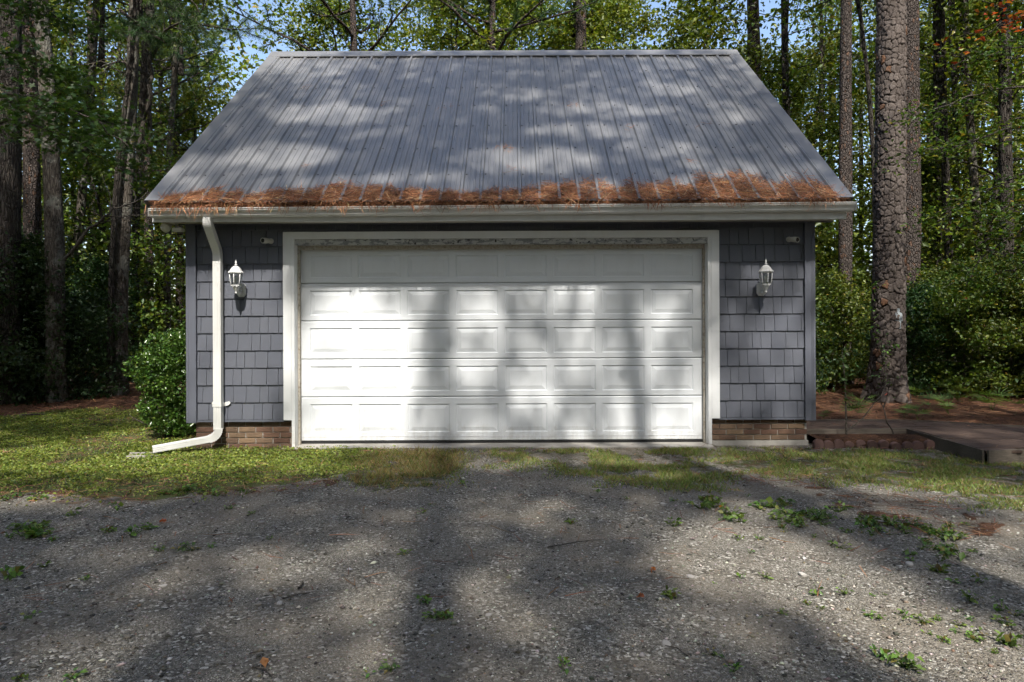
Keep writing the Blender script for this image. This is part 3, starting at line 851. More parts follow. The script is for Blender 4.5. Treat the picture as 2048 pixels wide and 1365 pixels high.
# ------------------------------------------------------------------ lamps and cameras on the wall
def lantern(loc, label, turn):
    t = thing('wall_lantern', loc, label, 'wall lamp', 'wall lanterns beside the garage door')
    b = MB()
    outl = [(-0.030, -0.088), (0.030, -0.088), (0.056, -0.055), (0.056, 0.055), (0.030, 0.088), (-0.030, 0.088), (-0.056, 0.055), (-0.056, -0.055)]
    b.prism(outl, 1, -0.022, 0.0); b.prism([(x * 0.78, z * 0.82) for x, z in outl], 1, -0.036, -0.0225)
    b.build('back_plate', M['lampwhite'], t)
    b = MB()
    b.tube([(0, -0.034, -0.03), (0, -0.075, -0.052), (0, -0.125, -0.045), (0, -0.165, -0.012), (0, -0.185, 0.022)], [0.026, 0.022, 0.020, 0.022, 0.030], 10)
    b.tube([(0, -0.034, 0.03), (0, -0.09, 0.012), (0, -0.15, 0.005), (0, -0.185, 0.015)], [0.016, 0.014, 0.014, 0.018], 8)
    b.lathe([(0.004, -0.055), (0.013, -0.048), (0.015, -0.038), (0.008, -0.028), (0.016, -0.018), (0.026, 0.0), (0.040, 0.030), (0.052, 0.046)], 12, (0, -0.19, 0))
    b.build('bracket', M['lampwhite'], t)
    c = (0, -0.19, 0)
    prof = [(0.057, 0.058), (0.066, 0.10), (0.073, 0.15), (0.076, 0.205)]
    fr = MB().lathe([(0.060, 0.046), (0.062, 0.050), (0.062, 0.058), (0.055, 0.060)], 6, c, False)
    fr.lathe([(0.076, 0.198), (0.082, 0.202), (0.082, 0.210), (0.02, 0.212)], 6, c, False)
    for k in range(6):
        a = 2 * math.pi * (k + 0.5) / 6
        fr.tube([(r * math.cos(a), -0.19 + r * math.sin(a), z) for r, z in prof], 0.0058, 6)
    frame = fr.build('frame', M['lampwhite'], t)
    for k in range(6):
        v = []
        for r, z in prof:
            for j in (0.53, 1.47):
                a = 2 * math.pi * (k + j) / 6; rr = r * 0.985
                if j < 1: a0 = 2 * math.pi * (k + 0.5) / 6; a1 = 2 * math.pi * (k + 1.5) / 6
                f_ = 0.06 if j < 1 else 0.94
                v.append((rr * (math.cos(a0) * (1 - f_) + math.cos(a1) * f_), -0.19 + rr * (math.sin(a0) * (1 - f_) + math.sin(a1) * f_), z))
        MB().add(v, [(0, 1, 3, 2), (2, 3, 5, 4), (4, 5, 7, 6)]).build('glass_pane', M['glass'], frame)
    MB().lathe([(0.010, 0.050), (0.014, 0.055), (0.014, 0.09), (0.018, 0.10), (0.028, 0.125), (0.030, 0.145), (0.024, 0.165), (0.008, 0.176)], 12, c).build('bulb', M['bulb'], t)
    cp = MB().lathe([(0.030, 0.206), (0.094, 0.2125), (0.096, 0.219), (0.088, 0.226), (0.072, 0.243), (0.058, 0.268), (0.042, 0.288), (0.024, 0.300), (0.012, 0.304)], 6, c, False).build('cap', M['lampwhite'], t)
    MB().lathe([(0.010, 0.300), (0.010, 0.310), (0.021, 0.316), (0.021, 0.320), (0.008, 0.324), (0.007, 0.334), (0.012, 0.342), (0.011, 0.352), (0.004, 0.372), (0.001, 0.384)], 10, c).build('finial', M['lampwhite'], cp)
    t.rotation_euler = (0, 0, turn); t.scale = (0.93,) * 3
    return t
lx = (484.5 - CX) / 164
lantern((lx, -0.006, 1.5 - (581 - 2.4 - HY) / 164), 'white glass wall lantern beside the downspout, left of the garage door', 0.02)
lantern(((1521.5 - CX) / 164, -0.006, 1.5 - (579 + 2.1 - HY) / 164), 'white glass wall lantern on the shingles right of the garage door', -0.02)

def bullet(loc, aim, label):
    t = thing('security_camera', loc, label, 'security camera', 'security cameras on the garage wall')
    aim = Vector(aim).normalized()
    MB().tube([(0, 0, 0), (0, -0.016, 0)], [0.034, 0.032], 16).build('mount', M['camwhite'], t)
    c = Vector((0, -0.05, -0.004))
    b = MB().tube([(0, -0.014, 0), c], [0.018, 0.020], 10)
    s = c - aim * 0.02
    b.tube([s - aim * 0.004, s, s + aim * 0.05, s + aim * 0.052, s + aim * 0.062, s + aim * 0.066, s + aim * 0.125], [0.018, 0.028, 0.030, 0.026, 0.026, 0.0335, 0.0335], 18, False)
    body = b.build('housing', M['camwhite'], t)
    e = s + aim * 0.125
    MB().tube([e + aim * 0.0005, e + aim * 0.004], [0.0265, 0.0255], 18, False).build('lens', M['black'], t)
    rim = MB().tube([e - aim * 0.01, e + aim * 0.006], [0.0345, 0.034], 18, False, cap=False)
    rim.build('visor', M['camwhite'], t)
bullet(((543 - CX) / 164, -0.004, 1.5 - (483 - 2.2 - HY) / 164), (-0.42, -0.90, -0.05), 'white bullet camera aimed left, above the shingles left of the garage door')
bullet(((1578 - CX) / 164, -0.004, 1.5 - (479.5 + 2.3 - HY) / 164), (0.42, -0.88, -0.16), 'white bullet camera at the right wall corner above the lantern')

fl = thing('floodlight', (-4.10, -0.16, 2.680), 'weathered white twin floodlight under the left end of the eave', 'floodlight')
MB().lathe([(0.055, -0.022), (0.06, -0.016), (0.06, 0.0)], 16).build('base', M['camwhite'], fl)
h = MB().tube([(-0.02, 0, -0.02), (-0.045, 0, -0.045)], 0.012, 8)
h.tube([(-0.05, 0.03, -0.03), (-0.055, 0.0, -0.045), (-0.062, -0.05, -0.068), (-0.064, -0.062, -0.074)], [0.022, 0.040, 0.058, 0.058], 16)
h.build('lamp_head', M['camwhite'], fl)
s_ = MB().tube([(0.03, 0, -0.018), (0.05, -0.01, -0.06)], 0.010, 8)
s_.box(0.015, 0.125, -0.05, 0.03, -0.112, -0.066, 0.008)
s_.build('sensor_box', M['camwhite'], fl)

# ------------------------------------------------------------------ flower bed, edging, boardwalk
bed = MB()
bx = [3.60, 3.95, 4.3, 4.65, 5.0]
v = []
for x in bx: v += [(x, -0.17, -0.02), (x, -0.12, 0.035 + R.uniform(0, 0.02)), (x, 0.1, 0.05 + R.uniform(0, 0.02)), (x, 0.345, 0.03)]
bed.add(v, [(i * 4 + k, i * 4 + 4 + k, i * 4 + 5 + k, i * 4 + 1 + k) for i in range(4) for k in range(3)])
def m_soil():
    t = NT('bed_soil'); w = t.n('NewGeometry').outputs['Position']
    n = t.noise(t.mapping(w, (12, 40, 20), (0, 0, 0.3)), 1.5, 6, 0.75)
    return t.done(t.bsdf(t.ramp(n.outputs['Fac'], [(0.35, (0.022, 0.014, 0.010)), (0.55, (0.07, 0.036, 0.022)), (0.75, (0.17, 0.085, 0.045))]), 0.95, 0.1, normal=t.bump(n.outputs['Fac'], 1.0, 0.02)))
M['soil'] = m_soil()
tag(bed.build('flower_bed', M['soil']), kind='structure')

ORD = ['first', 'second', 'third', 'fourth', 'fifth', 'sixth', 'seventh', 'eighth', 'ninth', 'tenth', 'eleventh', 'twelfth', 'thirteenth', 'fourteenth', 'fifteenth', 'sixteenth', 'seventeenth', 'eighteenth', 'nineteenth', 'twentieth']
def scallop_mesh(i):
    r = random.Random(i); h = 0.135 + r.uniform(-0.008, 0.01); w2 = 0.060
    pts = [(-w2, -0.03), (w2, -0.03), (w2, h * 0.55)]
    for k in range(1, 8):
        a = math.pi * k / 8; pts.append((w2 * math.cos(a), h * 0.58 + h * 0.42 * math.sin(a)))
    pts.append((-w2, h * 0.55))
    b = MB(); n = len(pts)
    v = [(x * 0.94, -0.03, z - (0.004 if z > 0 else 0)) for x, z in pts] + [(x, -0.024, z) for x, z in pts] + [(x, 0.024, z) for x, z in pts] + [(x * 0.94, 0.03, z - 0.004) for x, z in pts]
    f = [tuple(range(n))[::-1], tuple(range(3 * n, 4 * n))]
    for q in range(3): f += [(q * n + k, q * n + (k + 1) % n, (q + 1) * n + (k + 1) % n, (q + 1) * n + k) for k in range(n)]
    return b.add(v, f).mesh('edging_stone')
for i in range(12):
    x = 3.585 + i * 0.130
    y = -0.19 + 0.05 * math.sin(i * 0.5) + (0.012 * (i - 8) if i > 8 else 0)
    o = obj('edging_stone', scallop_mesh(i), M['edging'], None, (x, y, float(ground_z(x, y)) - 0.005 + R.uniform(-0.012, 0.008)))
    o.location.z -= 0.022 + R.uniform(0, 0.02)
    o.rotation_euler = (R.uniform(-0.12, 0.12), R.uniform(-0.12, 0.12), R.uniform(-0.15, 0.15))
    tag(o, f'red-brown scalloped concrete edging stone, {ORD[i]} from the garage corner', 'edging stone', 'scalloped stones edging the flower bed')

deck = thing('boardwalk', (5.0, 0.0, 0.0), 'low brown wooden boardwalk of long planks curving past the flower bed', 'boardwalk')
DPOLY = [(3.60, 0.35), (5.03, 0.37), (4.99, -1.02), (5.55, -0.92), (8.4, -0.45), (8.4, 0.15), (7.0, 0.35), (6.3, 0.62), (5.75, 0.92), (5.2, 1.08), (3.60, 1.10)]
yb = -1.02
while yb < 1.08:
    ya, yc = yb + 0.004, min(yb + 0.136, 1.10)
    ym = (ya + yc) / 2
    xi = []
    for i in range(len(DPOLY)):
        (xa, y0), (xb, y1) = DPOLY[i], DPOLY[(i + 1) % len(DPOLY)]
        if (y0 > ym) != (y1 > ym): xi.append(xa + (xb - xa) * (ym - y0) / (y1 - y0))
    xi.sort()
    for a, b in zip(xi[::2], xi[1::2]):
        if b - a < 0.1: continue
        cuts = [a] + ([a + R.uniform(0.9, 1.9)] if b - a > 2.2 else []) + [b]
        for c0, c1 in zip(cuts, cuts[1:]):
            zt = 0.088 + R.uniform(-0.004, 0.004)
            MB().box(c0 + 0.002 - 5, c1 - 0.002 - 5, ya, yc, zt - 0.035, zt, 0.004).build('plank', M['deck'], deck)
    yb += 0.14
def rail(a, b, name='edge_board'):
    a = Vector((a[0] - 5, a[1], 0)); b = Vector((b[0] - 5, b[1], 0)); d = (b - a).normalized(); n = Vector((d.y, -d.x, 0)) * 0.018
    v = []
    for p in (a, b):
        for z in (-0.09, 0.094):
            v += [(p.x - n.x * 0 + n.x * 1.2, p.y + n.y * 1.2, z), (p.x + n.x * 0.1, p.y + n.y * 0.1, z)]
    MB().add(v, [(0, 4, 6, 2), (1, 3, 7, 5), (2, 6, 7, 3), (0, 1, 5, 4), (0, 2, 3, 1), (4, 5, 7, 6)]).build(name, M['deckedge'], deck)
rail((3.60, 0.345), (5.0, 0.365)); rail((4.975, 0.34), (4.965, -1.03)); rail((4.985, -1.04), (5.56, -0.945)); rail((5.57, -0.943), (8.4, -0.475))
rail((8.4, 0.16), (7.0, 0.375)); rail((6.99, 0.38), (6.3, 0.645)); rail((6.29, 0.65), (5.76, 0.94)); rail((5.75, 0.945), (5.2, 1.105)); rail((5.19, 1.11), (3.6, 1.125))

# ------------------------------------------------------------------ plant builders
def unit(v):
    return v / np.maximum(np.linalg.norm(v, axis=-1, keepdims=True), 1e-9)

def leaf_quads(pos, size, rng, up=0.6, aspect=0.62, fold=0.18, axis=None, axis_w=0.0):
    """folded rhombus leaves: verts (4n,3), tris (2n,3)"""
    n = len(pos)
    nr = unit(rng.normal(size=(n, 3)) + np.array([0, 0, up * 2.2]))
    a = rng.normal(size=(n, 3))
    if axis is not None: a = a * (1 - axis_w) + axis * axis_w * 2
    a = unit(a - nr * np.sum(a * nr, 1, keepdims=True))
    b = np.cross(nr, a)
    s = np.asarray(size)[:, None]
    v = np.stack([pos - a * s * 0.5, pos + b * s * aspect * 0.5 + nr * s * fold - a * s * 0.05, pos + a * s * 0.5 - nr * s * 0.08, pos - b * s * aspect * 0.5 + nr * s * fold - a * s * 0.05], 1).reshape(-1, 3)
    i = np.arange(n)[:, None] * 4
    f = np.concatenate([i + [0, 2, 1], i + [0, 3, 2]], 1).reshape(-1, 3)
    return v, f

def star_leaves(pos, size, rng, up=0.8):
    """five-lobed leaves (sweetgum, maple)"""
    n = len(pos)
    nr = unit(rng.normal(size=(n, 3)) + np.array([0, 0, up * 2.2]))
    a = rng.normal(size=(n, 3)); a = unit(a - nr * np.sum(a * nr, 1, keepdims=True)); b = np.cross(nr, a)
    ang = [-2.55, -1.9, -1.25, -0.62, 0, 0.62, 1.25, 1.9, 2.55]
    rad = [0.10, 0.40, 0.20, 0.50, 0.62, 0.50, 0.20, 0.40, 0.10]
    rad = [0.16, 0.42, 0.22, 0.55, 0.26, 0.60, 0.26, 0.55, 0.22, 0.42, 0.16]
    ang = [math.pi * (-0.86 + 1.72 * k / 10) for k in range(11)]
    s = np.asarray(size)[:, None]
    vs = [pos - a * s * 0.12]
    for r, t in zip(rad, ang):
        vs.append(pos + (a * math.cos(t) + b * math.sin(t)) * s * r - nr * s * (0.12 * r))
    v = np.stack(vs, 1).reshape(-1, 3)
    i = np.arange(n)[:, None] * 12
    f = np.concatenate([i + [0, k, k + 1] for k in range(1, 11)], 1).reshape(-1, 3)
    return v, f, 12

def needle_tris(pos, d, length, width, rng):
    n = len(pos)
    d = unit(d); s = unit(np.cross(d, rng.normal(size=(n, 3))))
    L = np.asarray(length)[:, None]
    v = np.stack([pos - s * width / 2, pos + s * width / 2, pos + d * L], 1).reshape(-1, 3)
    f = np.arange(n * 3).reshape(-1, 3)
    return v, f

def hsv_cols(rng, n, palette, jitter=0.18, per=4):
    p = np.array([c for c, w in palette]); w = np.array([w for c, w in palette], float); w /= w.sum()
    c = p[rng.choice(len(p), n, p=w)]
    c = c * (1 + rng.normal(size=(n, 1)) * jitter) * (1 + rng.normal(size=(n, 3)) * jitter * 0.35)
    return np.repeat(np.clip(c, 0.004, 0.9), per, 0)

GREEN = [((0.082, 0.120, 0.018), 4), ((0.115, 0.150, 0.021), 3), ((0.050, 0.082, 0.016), 3), ((0.16, 0.175, 0.025), 0.7), ((0.18, 0.12, 0.03), 0.10)]
LIME = [((0.125, 0.165, 0.024), 4), ((0.17, 0.20, 0.030), 3), ((0.08, 0.12, 0.02), 2), ((0.20, 0.18, 0.03), 0.5)]
DEEP = [((0.030, 0.062, 0.022), 4), ((0.045, 0.082, 0.026), 2), ((0.024, 0.048, 0.016), 3)]
PINEC = [((0.045, 0.088, 0.030), 4), ((0.065, 0.11, 0.035), 3), ((0.035, 0.07, 0.03), 3)]

def bend_path(rng, base, d, length, n=7, wob=0.12, curve=(0, 0, 0)):
    p = np.array(base, float); d = np.array(d, float); d /= np.linalg.norm(d)
    out = [p.copy()]
    for i in range(n):
        d = d + rng.normal(size=3) * wob + np.array(curve) / n
        d /= np.linalg.norm(d)
        p = p + d * length / n
        out.append(p.copy())
    return out

def tubes_mesh(name, tubes):
    """[(path, radii, sides)] -> one wood mesh"""
    V, F, b = [], [], 0
    for path, radii, n in tubes:
        path = np.array(path, float); radii = np.array(radii, float)
        d = np.gradient(path, axis=0); d = unit(d)
        ref = np.where(np.abs(d[:, 2:3]) > 0.9, np.array([[1.0, 0.1, 0]]), np.array([[0, 0, 1.0]]))
        u = unit(np.cross(d, ref)); w_ = np.cross(d, u)
        a = np.arange(n) * 2 * np.pi / n
        ring = path[:, None, :] + radii[:, None, None] * (u[:, None, :] * np.cos(a)[None, :, None] + w_[:, None, :] * np.sin(a)[None, :, None])
        k = len(path)
        V.append(ring.reshape(-1, 3))
        i, j = np.meshgrid(np.arange(k - 1), np.arange(n), indexing='ij')
        f = np.stack([i * n + j, i * n + (j + 1) % n, (i + 1) * n + (j + 1) % n, (i + 1) * n + j], -1).reshape(-1, 4)
        F.append(f + b); b += k * n
    return np_mesh(name, np.concatenate(V), np.concatenate(F), smooth=True)

def make_broadleaf(seed, H, z0, spread, nlimb, nleaf, lsize, palette, r0=0.1, lean=(0, 0), up=0.55, star=False, shape='oval'):
    """trunk+limb tubes and crown leaves; base at the origin"""
    rng = np.random.default_rng(seed)
    trunk = bend_path(rng, (0, 0, -0.15), (lean[0], lean[1], 1), H + 0.15, 10, 0.035)
    tz = np.linspace(0, 1, 11)
    rad = r0 * (1 - 0.85 * tz) * (1 + 0.5 * np.exp(-tz * 22))
    tubes = [(trunk, rad, 10)]
    tr = np.array(trunk)
    clus = []
    for i in range(nlimb):
        f = (i + rng.uniform(0, 1)) / nlimb
        zf = (z0 + (H - z0) * f ** 0.9) / H
        k = min(zf * 10, 9.99); b = tr[int(k)] + (tr[int(k) + 1] - tr[int(k)]) * (k - int(k))
        az = i * 2.4 + rng.uniform(-0.5, 0.5)
        prof = math.sin(math.pi * min(1, 0.25 + 0.75 * f)) ** 0.7 if shape == 'oval' else (1.05 - f)
        L = spread * max(0.22, prof) * rng.uniform(0.75, 1.15)
        d = np.array([math.cos(az), math.sin(az), 0.15 + 0.75 * f])
        limb = bend_path(rng, b, d, L, 6, 0.13, (0, 0, -0.25))
        rr = r0 * 0.42 * (1 - 0.75 * f)
        tubes.append((limb, np.linspace(rr, rr * 0.25, 7), 5))
        for s in range(5):
            k = 2 + s * 0.95
            lb = np.array(limb[int(k)])
            sd = np.array(limb[min(int(k) + 1, 6)]) - lb
            sd = sd / np.linalg.norm(sd) + rng.normal(size=3) * np.array([0.9, 0.9, 0.45])
            sub = bend_path(rng, lb, sd, L * rng.uniform(0.28, 0.5), 4, 0.18, (0, 0, -0.3))
            tubes.append((sub, np.linspace(rr * 0.35, rr * 0.1, 5), 3))
            for q in sub[1:]:
                clus.append(q)
        clus += list(limb[3:])
    clus = np.array(clus)
    c = clus[rng.integers(0, len(clus), nleaf)]
    g = rng.normal(size=(nleaf, 3)) * np.array([0.2, 0.2, 0.13]) * (spread / 2.2) ** 0.5 * 1.15
    pos = c + g
    size = lsize * rng.uniform(0.6, 1.25, nleaf)
    if star:
        v, fc, per = star_leaves(pos, size, rng, up); col = hsv_cols(rng, nleaf, palette, per=per)
    else:
        v, fc = leaf_quads(pos, size, rng, up); col = hsv_cols(rng, nleaf, palette)
    return tubes_mesh('trunk', tubes), np_mesh('crown', v, fc, col)

def make_pine_crown(seed, z0, H, spread, nlimb, r0, tuft=34, nlen=0.17, trunk=True, subs=7):
    rng = np.random.default_rng(seed)
    tubes = []; tp, td = [], []
    for i in range(nlimb):
        f = (i + rng.uniform(0, 1)) / nlimb
        z = z0 + (H - z0) * f
        az = i * 2.4 + rng.uniform(-0.6, 0.6)
        L = spread * (1.0 - 0.7 * f) * rng.uniform(0.7, 1.15)
        limb = bend_path(rng, (0, 0, z), (math.cos(az), math.sin(az), rng.uniform(-0.1, 0.35)), L, 6, 0.13, (0, 0, 0.25))
        rr = r0 * (0.28 - 0.15 * f)
        tubes.append((limb, np.linspace(rr, rr * 0.25, 7), 5))
        for s in range(subs):
            k = 1.6 + s * 4.3 / subs
            lb = np.array(limb[int(k)]); ln = np.array(limb[min(int(k) + 1, 6)])
            sd = unit(ln - lb) + rng.normal(size=3) * np.array([0.8, 0.8, 0.45])
            sub = bend_path(rng, lb + (ln - lb) * (k % 1), sd, L * rng.uniform(0.18, 0.36), 3, 0.2, (0, 0, 0.3))
            tubes.append((sub, np.linspace(rr * 0.32, rr * 0.14, 4), 3))
            for q in (2, 3):
                tp.append(sub[q]); td.append(np.array(sub[q]) - np.array(sub[q - 1]))
        tp.append(limb[6]); td.append(np.array(limb[6]) - np.array(limb[5]))
    tp = np.array(tp); td = unit(np.array(td)); nt = len(tp)
    pos = np.repeat(tp, tuft, 0); ax = np.repeat(td, tuft, 0)
    along = rng.uniform(-0.14, 0.03, len(pos))[:, None]
    d = ax * rng.uniform(0.2, 1.0, (len(pos), 1)) + rng.normal(size=(len(pos), 3)) * 0.62
    v, f = needle_tris(pos + ax * along, d, nlen * rng.uniform(0.7, 1.2, len(pos)), 0.012, rng)
    col = hsv_cols(rng, nt, PINEC, 0.2, tuft * 3)
    return tubes, np_mesh('crown', v, f, col)

def plain_trunk(path, radii, sides=14, rings=60, seed=0, rough=0.05):
    """a smooth-tapering trunk along a few control points, slightly uneven, with root flare"""
    rng = np.random.default_rng(seed)
    path = np.array(path, float); t0 = np.linspace(0, 1, len(path)); t = np.linspace(0, 1, rings) ** 1.3
    pts = np.stack([np.interp(t, t0, path[:, i]) for i in range(3)], 1)
    k = np.ones(5) / 5
    for i in range(2):
        q = np.pad(pts[:, i], 2, mode='edge'); pts[:, i] = np.convolve(q, k, 'valid')
    r = np.interp(t, t0, radii)
    a = np.arange(sides) * 2 * np.pi / sides
    ph = rng.uniform(0, 6, 4)
    rr = r[:, None] * (1 + rough * np.sin(3 * a[None] + ph[0] + t[:, None] * 6) + rough * 0.8 * np.sin(5 * a[None] + ph[1] - t[:, None] * 15) + rng.normal(size=(rings, sides)) * rough * 0.35)
    hgt = pts[:, 2] - pts[0, 2]
    flare = np.exp(-np.maximum(hgt, 0) / 0.35)[:, None] * (0.35 + 0.25 * np.sin(4 * a[None] + ph[2]))
    rr = rr * (1 + flare)
    v = np.stack([pts[:, 0:1] + rr * np.cos(a), pts[:, 1:2] + rr * np.sin(a), np.repeat(pts[:, 2:3], sides, 1)], -1).reshape(-1, 3)
    i, j = np.meshgrid(np.arange(rings - 1), np.arange(sides), indexing='ij')
    f = np.stack([i * sides + j, i * sides + (j + 1) % sides, (i + 1) * sides + (j + 1) % sides, (i + 1) * sides + j], -1).reshape(-1, 4)
    return v, f

# ------------------------------------------------------------------ the great pine beside the bed: plated bark in relief
def bark_trunk(path, radii, sides, rings, cw, ch, depth, seed):
    rng = np.random.default_rng(seed)
    path = np.array(path, float); zz = path[:, 2]
    hz = np.concatenate([np.linspace(zz[0], 9.0, rings - 40, endpoint=False), np.linspace(9.0, zz[-1], 40)])
    pts = np.stack([np.interp(hz, zz, path[:, i]) for i in range(3)], 1)
    r = np.interp(hz, zz, radii)
    a = np.arange(sides) * 2 * np.pi / sides
    hgt = (pts[:, 2] - pts[0, 2])[:, None]
    nc = int(round(2 * math.pi * np.mean(radii) / cw))
    U = (a / (2 * np.pi) * nc)[None, :] + 0 * hgt
    W = hgt / ch + 0 * a[None]
    U = U + 0.55 * (fnoise(W * 0.9 + 11, U * 0 + 3, seed) - 0.5) + 0.5 * (vnoise(W * 2.2, U * 1.1, seed + 5) - 0.5)
    W = W + 0.5 * (vnoise(U * 1.3, W * 1.1, seed + 7) - 0.5)
    ui = np.floor(U).astype(int); wi = np.floor(W).astype(int)
    f1 = np.full(U.shape, 9.0); f2 = np.full(U.shape, 9.0); cid = np.zeros(U.shape)
    tab = rng.random((nc, 400, 3))
    for du in (-1, 0, 1):
        for dw in (-1, 0, 1):
            cu, cwi = ui + du, wi + dw
            q = tab[cu % nc, cwi % 400]
            d = np.hypot(cu + 0.1 + 0.8 * q[..., 0] - U, (cwi + 0.1 + 0.8 * q[..., 1] - W))
            nearer = d < f1
            f2 = np.where(nearer, f1, np.minimum(f2, d)); cid = np.where(nearer, q[..., 2], cid); f1 = np.where(nearer, d, f1)
    edge = np.clip((f2 - f1 - 0.03) / 0.13, 0, 1)
    disp = depth * (edge ** 0.45 * (0.5 + 0.8 * cid) - 0.5) + 0.004 * (rng.random(U.shape) - 0.5)
    disp += 0.012 * (fnoise(U * 2.5, W * 3, seed + 3) - 0.5)
    lobes = 0.02 * np.sin(2 * a + 1.0)[None] + 0.015 * np.sin(3 * a)[None]
    rr = r[:, None] * (1 + lobes) + disp
    rr = rr + np.exp(-hgt / 0.45) * (0.16 + 0.11 * np.sin(5 * a + 0.7)[None] + 0.05 * np.sin(8 * a)[None])
    v = np.stack([pts[:, 0:1] + rr * np.cos(a), pts[:, 1:2] + rr * np.sin(a), np.repeat(pts[:, 2:3], sides, 1)], -1).reshape(-1, 3)
    plate = np.array([[0.128, 0.108, 0.097]]) * (0.75 + 0.5 * cid.reshape(-1, 1))
    warm = (cid.reshape(-1, 1) > 0.975)
    plate = np.where(warm, np.array([[0.19, 0.10, 0.058]]), plate)
    crack = np.array([[0.030, 0.024, 0.021]])
    e = edge.reshape(-1, 1)
    col = crack * (1 - e) + plate * e
    i, j = np.meshgrid(np.arange(rings - 1), np.arange(sides), indexing='ij')
    f = np.stack([i * sides + j, i * sides + (j + 1) % sides, (i + 1) * sides + (j + 1) % sides, (i + 1) * sides + j], -1).reshape(-1, 4)
    return v, f, col

def m_barkattr():
    t = NT('plated_pine_bark'); c = t.coord('Object')
    n = t.noise(t.mapping(c, (1, 1, 0.6)), 55, 5, 0.7)
    n2 = t.noise(c, 7, 4, 0.6)
    col = t.mix(t.ramp(n.outputs['Fac'], [(0.35, 0.0), (0.75, 0.7)]), t.attr('col'), (0.06, 0.045, 0.038))
    col = t.mix(t.ramp(n2.outputs['Fac'], [(0.5, 0.0), (0.75, 0.35)]), col, (0.17, 0.148, 0.136))
    return t.done(t.bsdf(col, 0.95, 0.12, normal=t.bump(n.outputs['Fac'], 0.9, 0.012)))
M['barkattr'] = m_barkattr()

PB = G(1776, 797); PT = P(1783, 0, PB[1] + CAM_D)
gpz = float(ground_z(PB[0], PB[1]))
pk = (PT[0] - PB[0]) / PT[2]
big = thing('pine_tree', (PB[0], PB[1], gpz), 'tall thick pine with plated bark beside the boardwalk, a grey figure nailed to it', 'tree')
v, f, c = bark_trunk([(0, 0, -0.2), (0.03, 0, 2.2), (pk * 7.8, 0, 7.8), (pk * 20, 0.2, 20)], [0.275, 0.265, 0.232, 0.16], 160, 760, 0.082, 0.13, 0.028, 3)
obj('trunk', np_mesh('trunk', v, f, c, True), M['barkattr'], big)
tb, cr = make_pine_crown(101, 12.5, 20.5, 3.4, 16, 0.25)
obj('limbs', tubes_mesh('limbs', tb), M['pine'], big); obj('crown', cr, M['needle'], big)

fig = MB()
half = [(0.0, 0.372), (0.020, 0.368), (0.029, 0.350), (0.029, 0.330), (0.018, 0.312), (0.020, 0.300), (0.048, 0.292), (0.062, 0.276), (0.067, 0.150), (0.062, 0.140), (0.050, 0.142), (0.048, 0.235), (0.041, 0.236), (0.041, 0.010), (0.036, 0.0), (0.008, 0.0), (0.006, 0.150), (0.0, 0.152)]
outl = half + [(-x, z) for x, z in half[-2:0:-1]]
fig.prism(outl, 1, -0.02, 0.0)
fpos = P(1797, 658, PB[1] + CAM_D - 0.27)
fo = fig.build('wooden_figure', M['figure'], None, (fpos[0] + 0.0, fpos[1] + 0.01, fpos[2])); fo.rotation_euler = (0.0, 0.0, -0.30)
tag(fo, 'flat grey-blue wooden cutout of a person nailed to the thick pine', 'ornament')

# ------------------------------------------------------------------ shared plant meshes
BS = make_broadleaf(9, 7.0, 0.6, 3.0, 18, 1900, 0.15, GREEN, 0.06)
B1 = make_broadleaf(1, 9.5, 1.8, 2.6, 26, 9000, 0.125, GREEN, 0.10)
B2 = make_broadleaf(2, 11.0, 2.6, 3.0, 28, 10000, 0.125, LIME, 0.12)
B3 = make_broadleaf(3, 8.0, 1.2, 2.3, 24, 8000, 0.115, GREEN, 0.07, (0.12, 0.05))
B4 = make_broadleaf(4, 12.5, 4.0, 3.2, 28, 10500, 0.13, LIME, 0.13, (-0.05, 0.05))
SH3 = make_broadleaf(7, 2.4, 0.2, 1.2, 26, 8000, 0.08, GREEN, 0.03, up=0.5)
SH1 = make_broadleaf(5, 2.6, 0.25, 1.25, 26, 9000, 0.075, DEEP, 0.035, up=0.4)
SH2 = make_broadleaf(6, 1.9, 0.15, 1.3, 24, 8000, 0.085, DEEP, 0.03, up=0.4)
ptb, PCR = make_pine_crown(21, 7.0, 17.0, 3.3, 30, 0.2, 36, 0.2)
PLIMB = tubes_mesh('limbs', ptb)
ptb, PCR2 = make_pine_crown(22, 4.0, 11.0, 2.6, 26, 0.14, 36, 0.2)
PLIMB2 = tubes_mesh('limbs', ptb)

def place(kind, name, loc, label, category, group, scale=1.0, rz=None, bark='grey', leafm='leaf'):
    t = thing(name, (loc[0], loc[1], float(ground_z(loc[0], loc[1])) - 0.02), label, category, group, R.uniform(0, 6.28) if rz is None else rz, scale)
    obj('trunk' if category == 'tree' else 'stem', kind[0], M[bark], t)
    obj('crown' if category == 'tree' else 'foliage', kind[1], M[leafm], t)
    return t

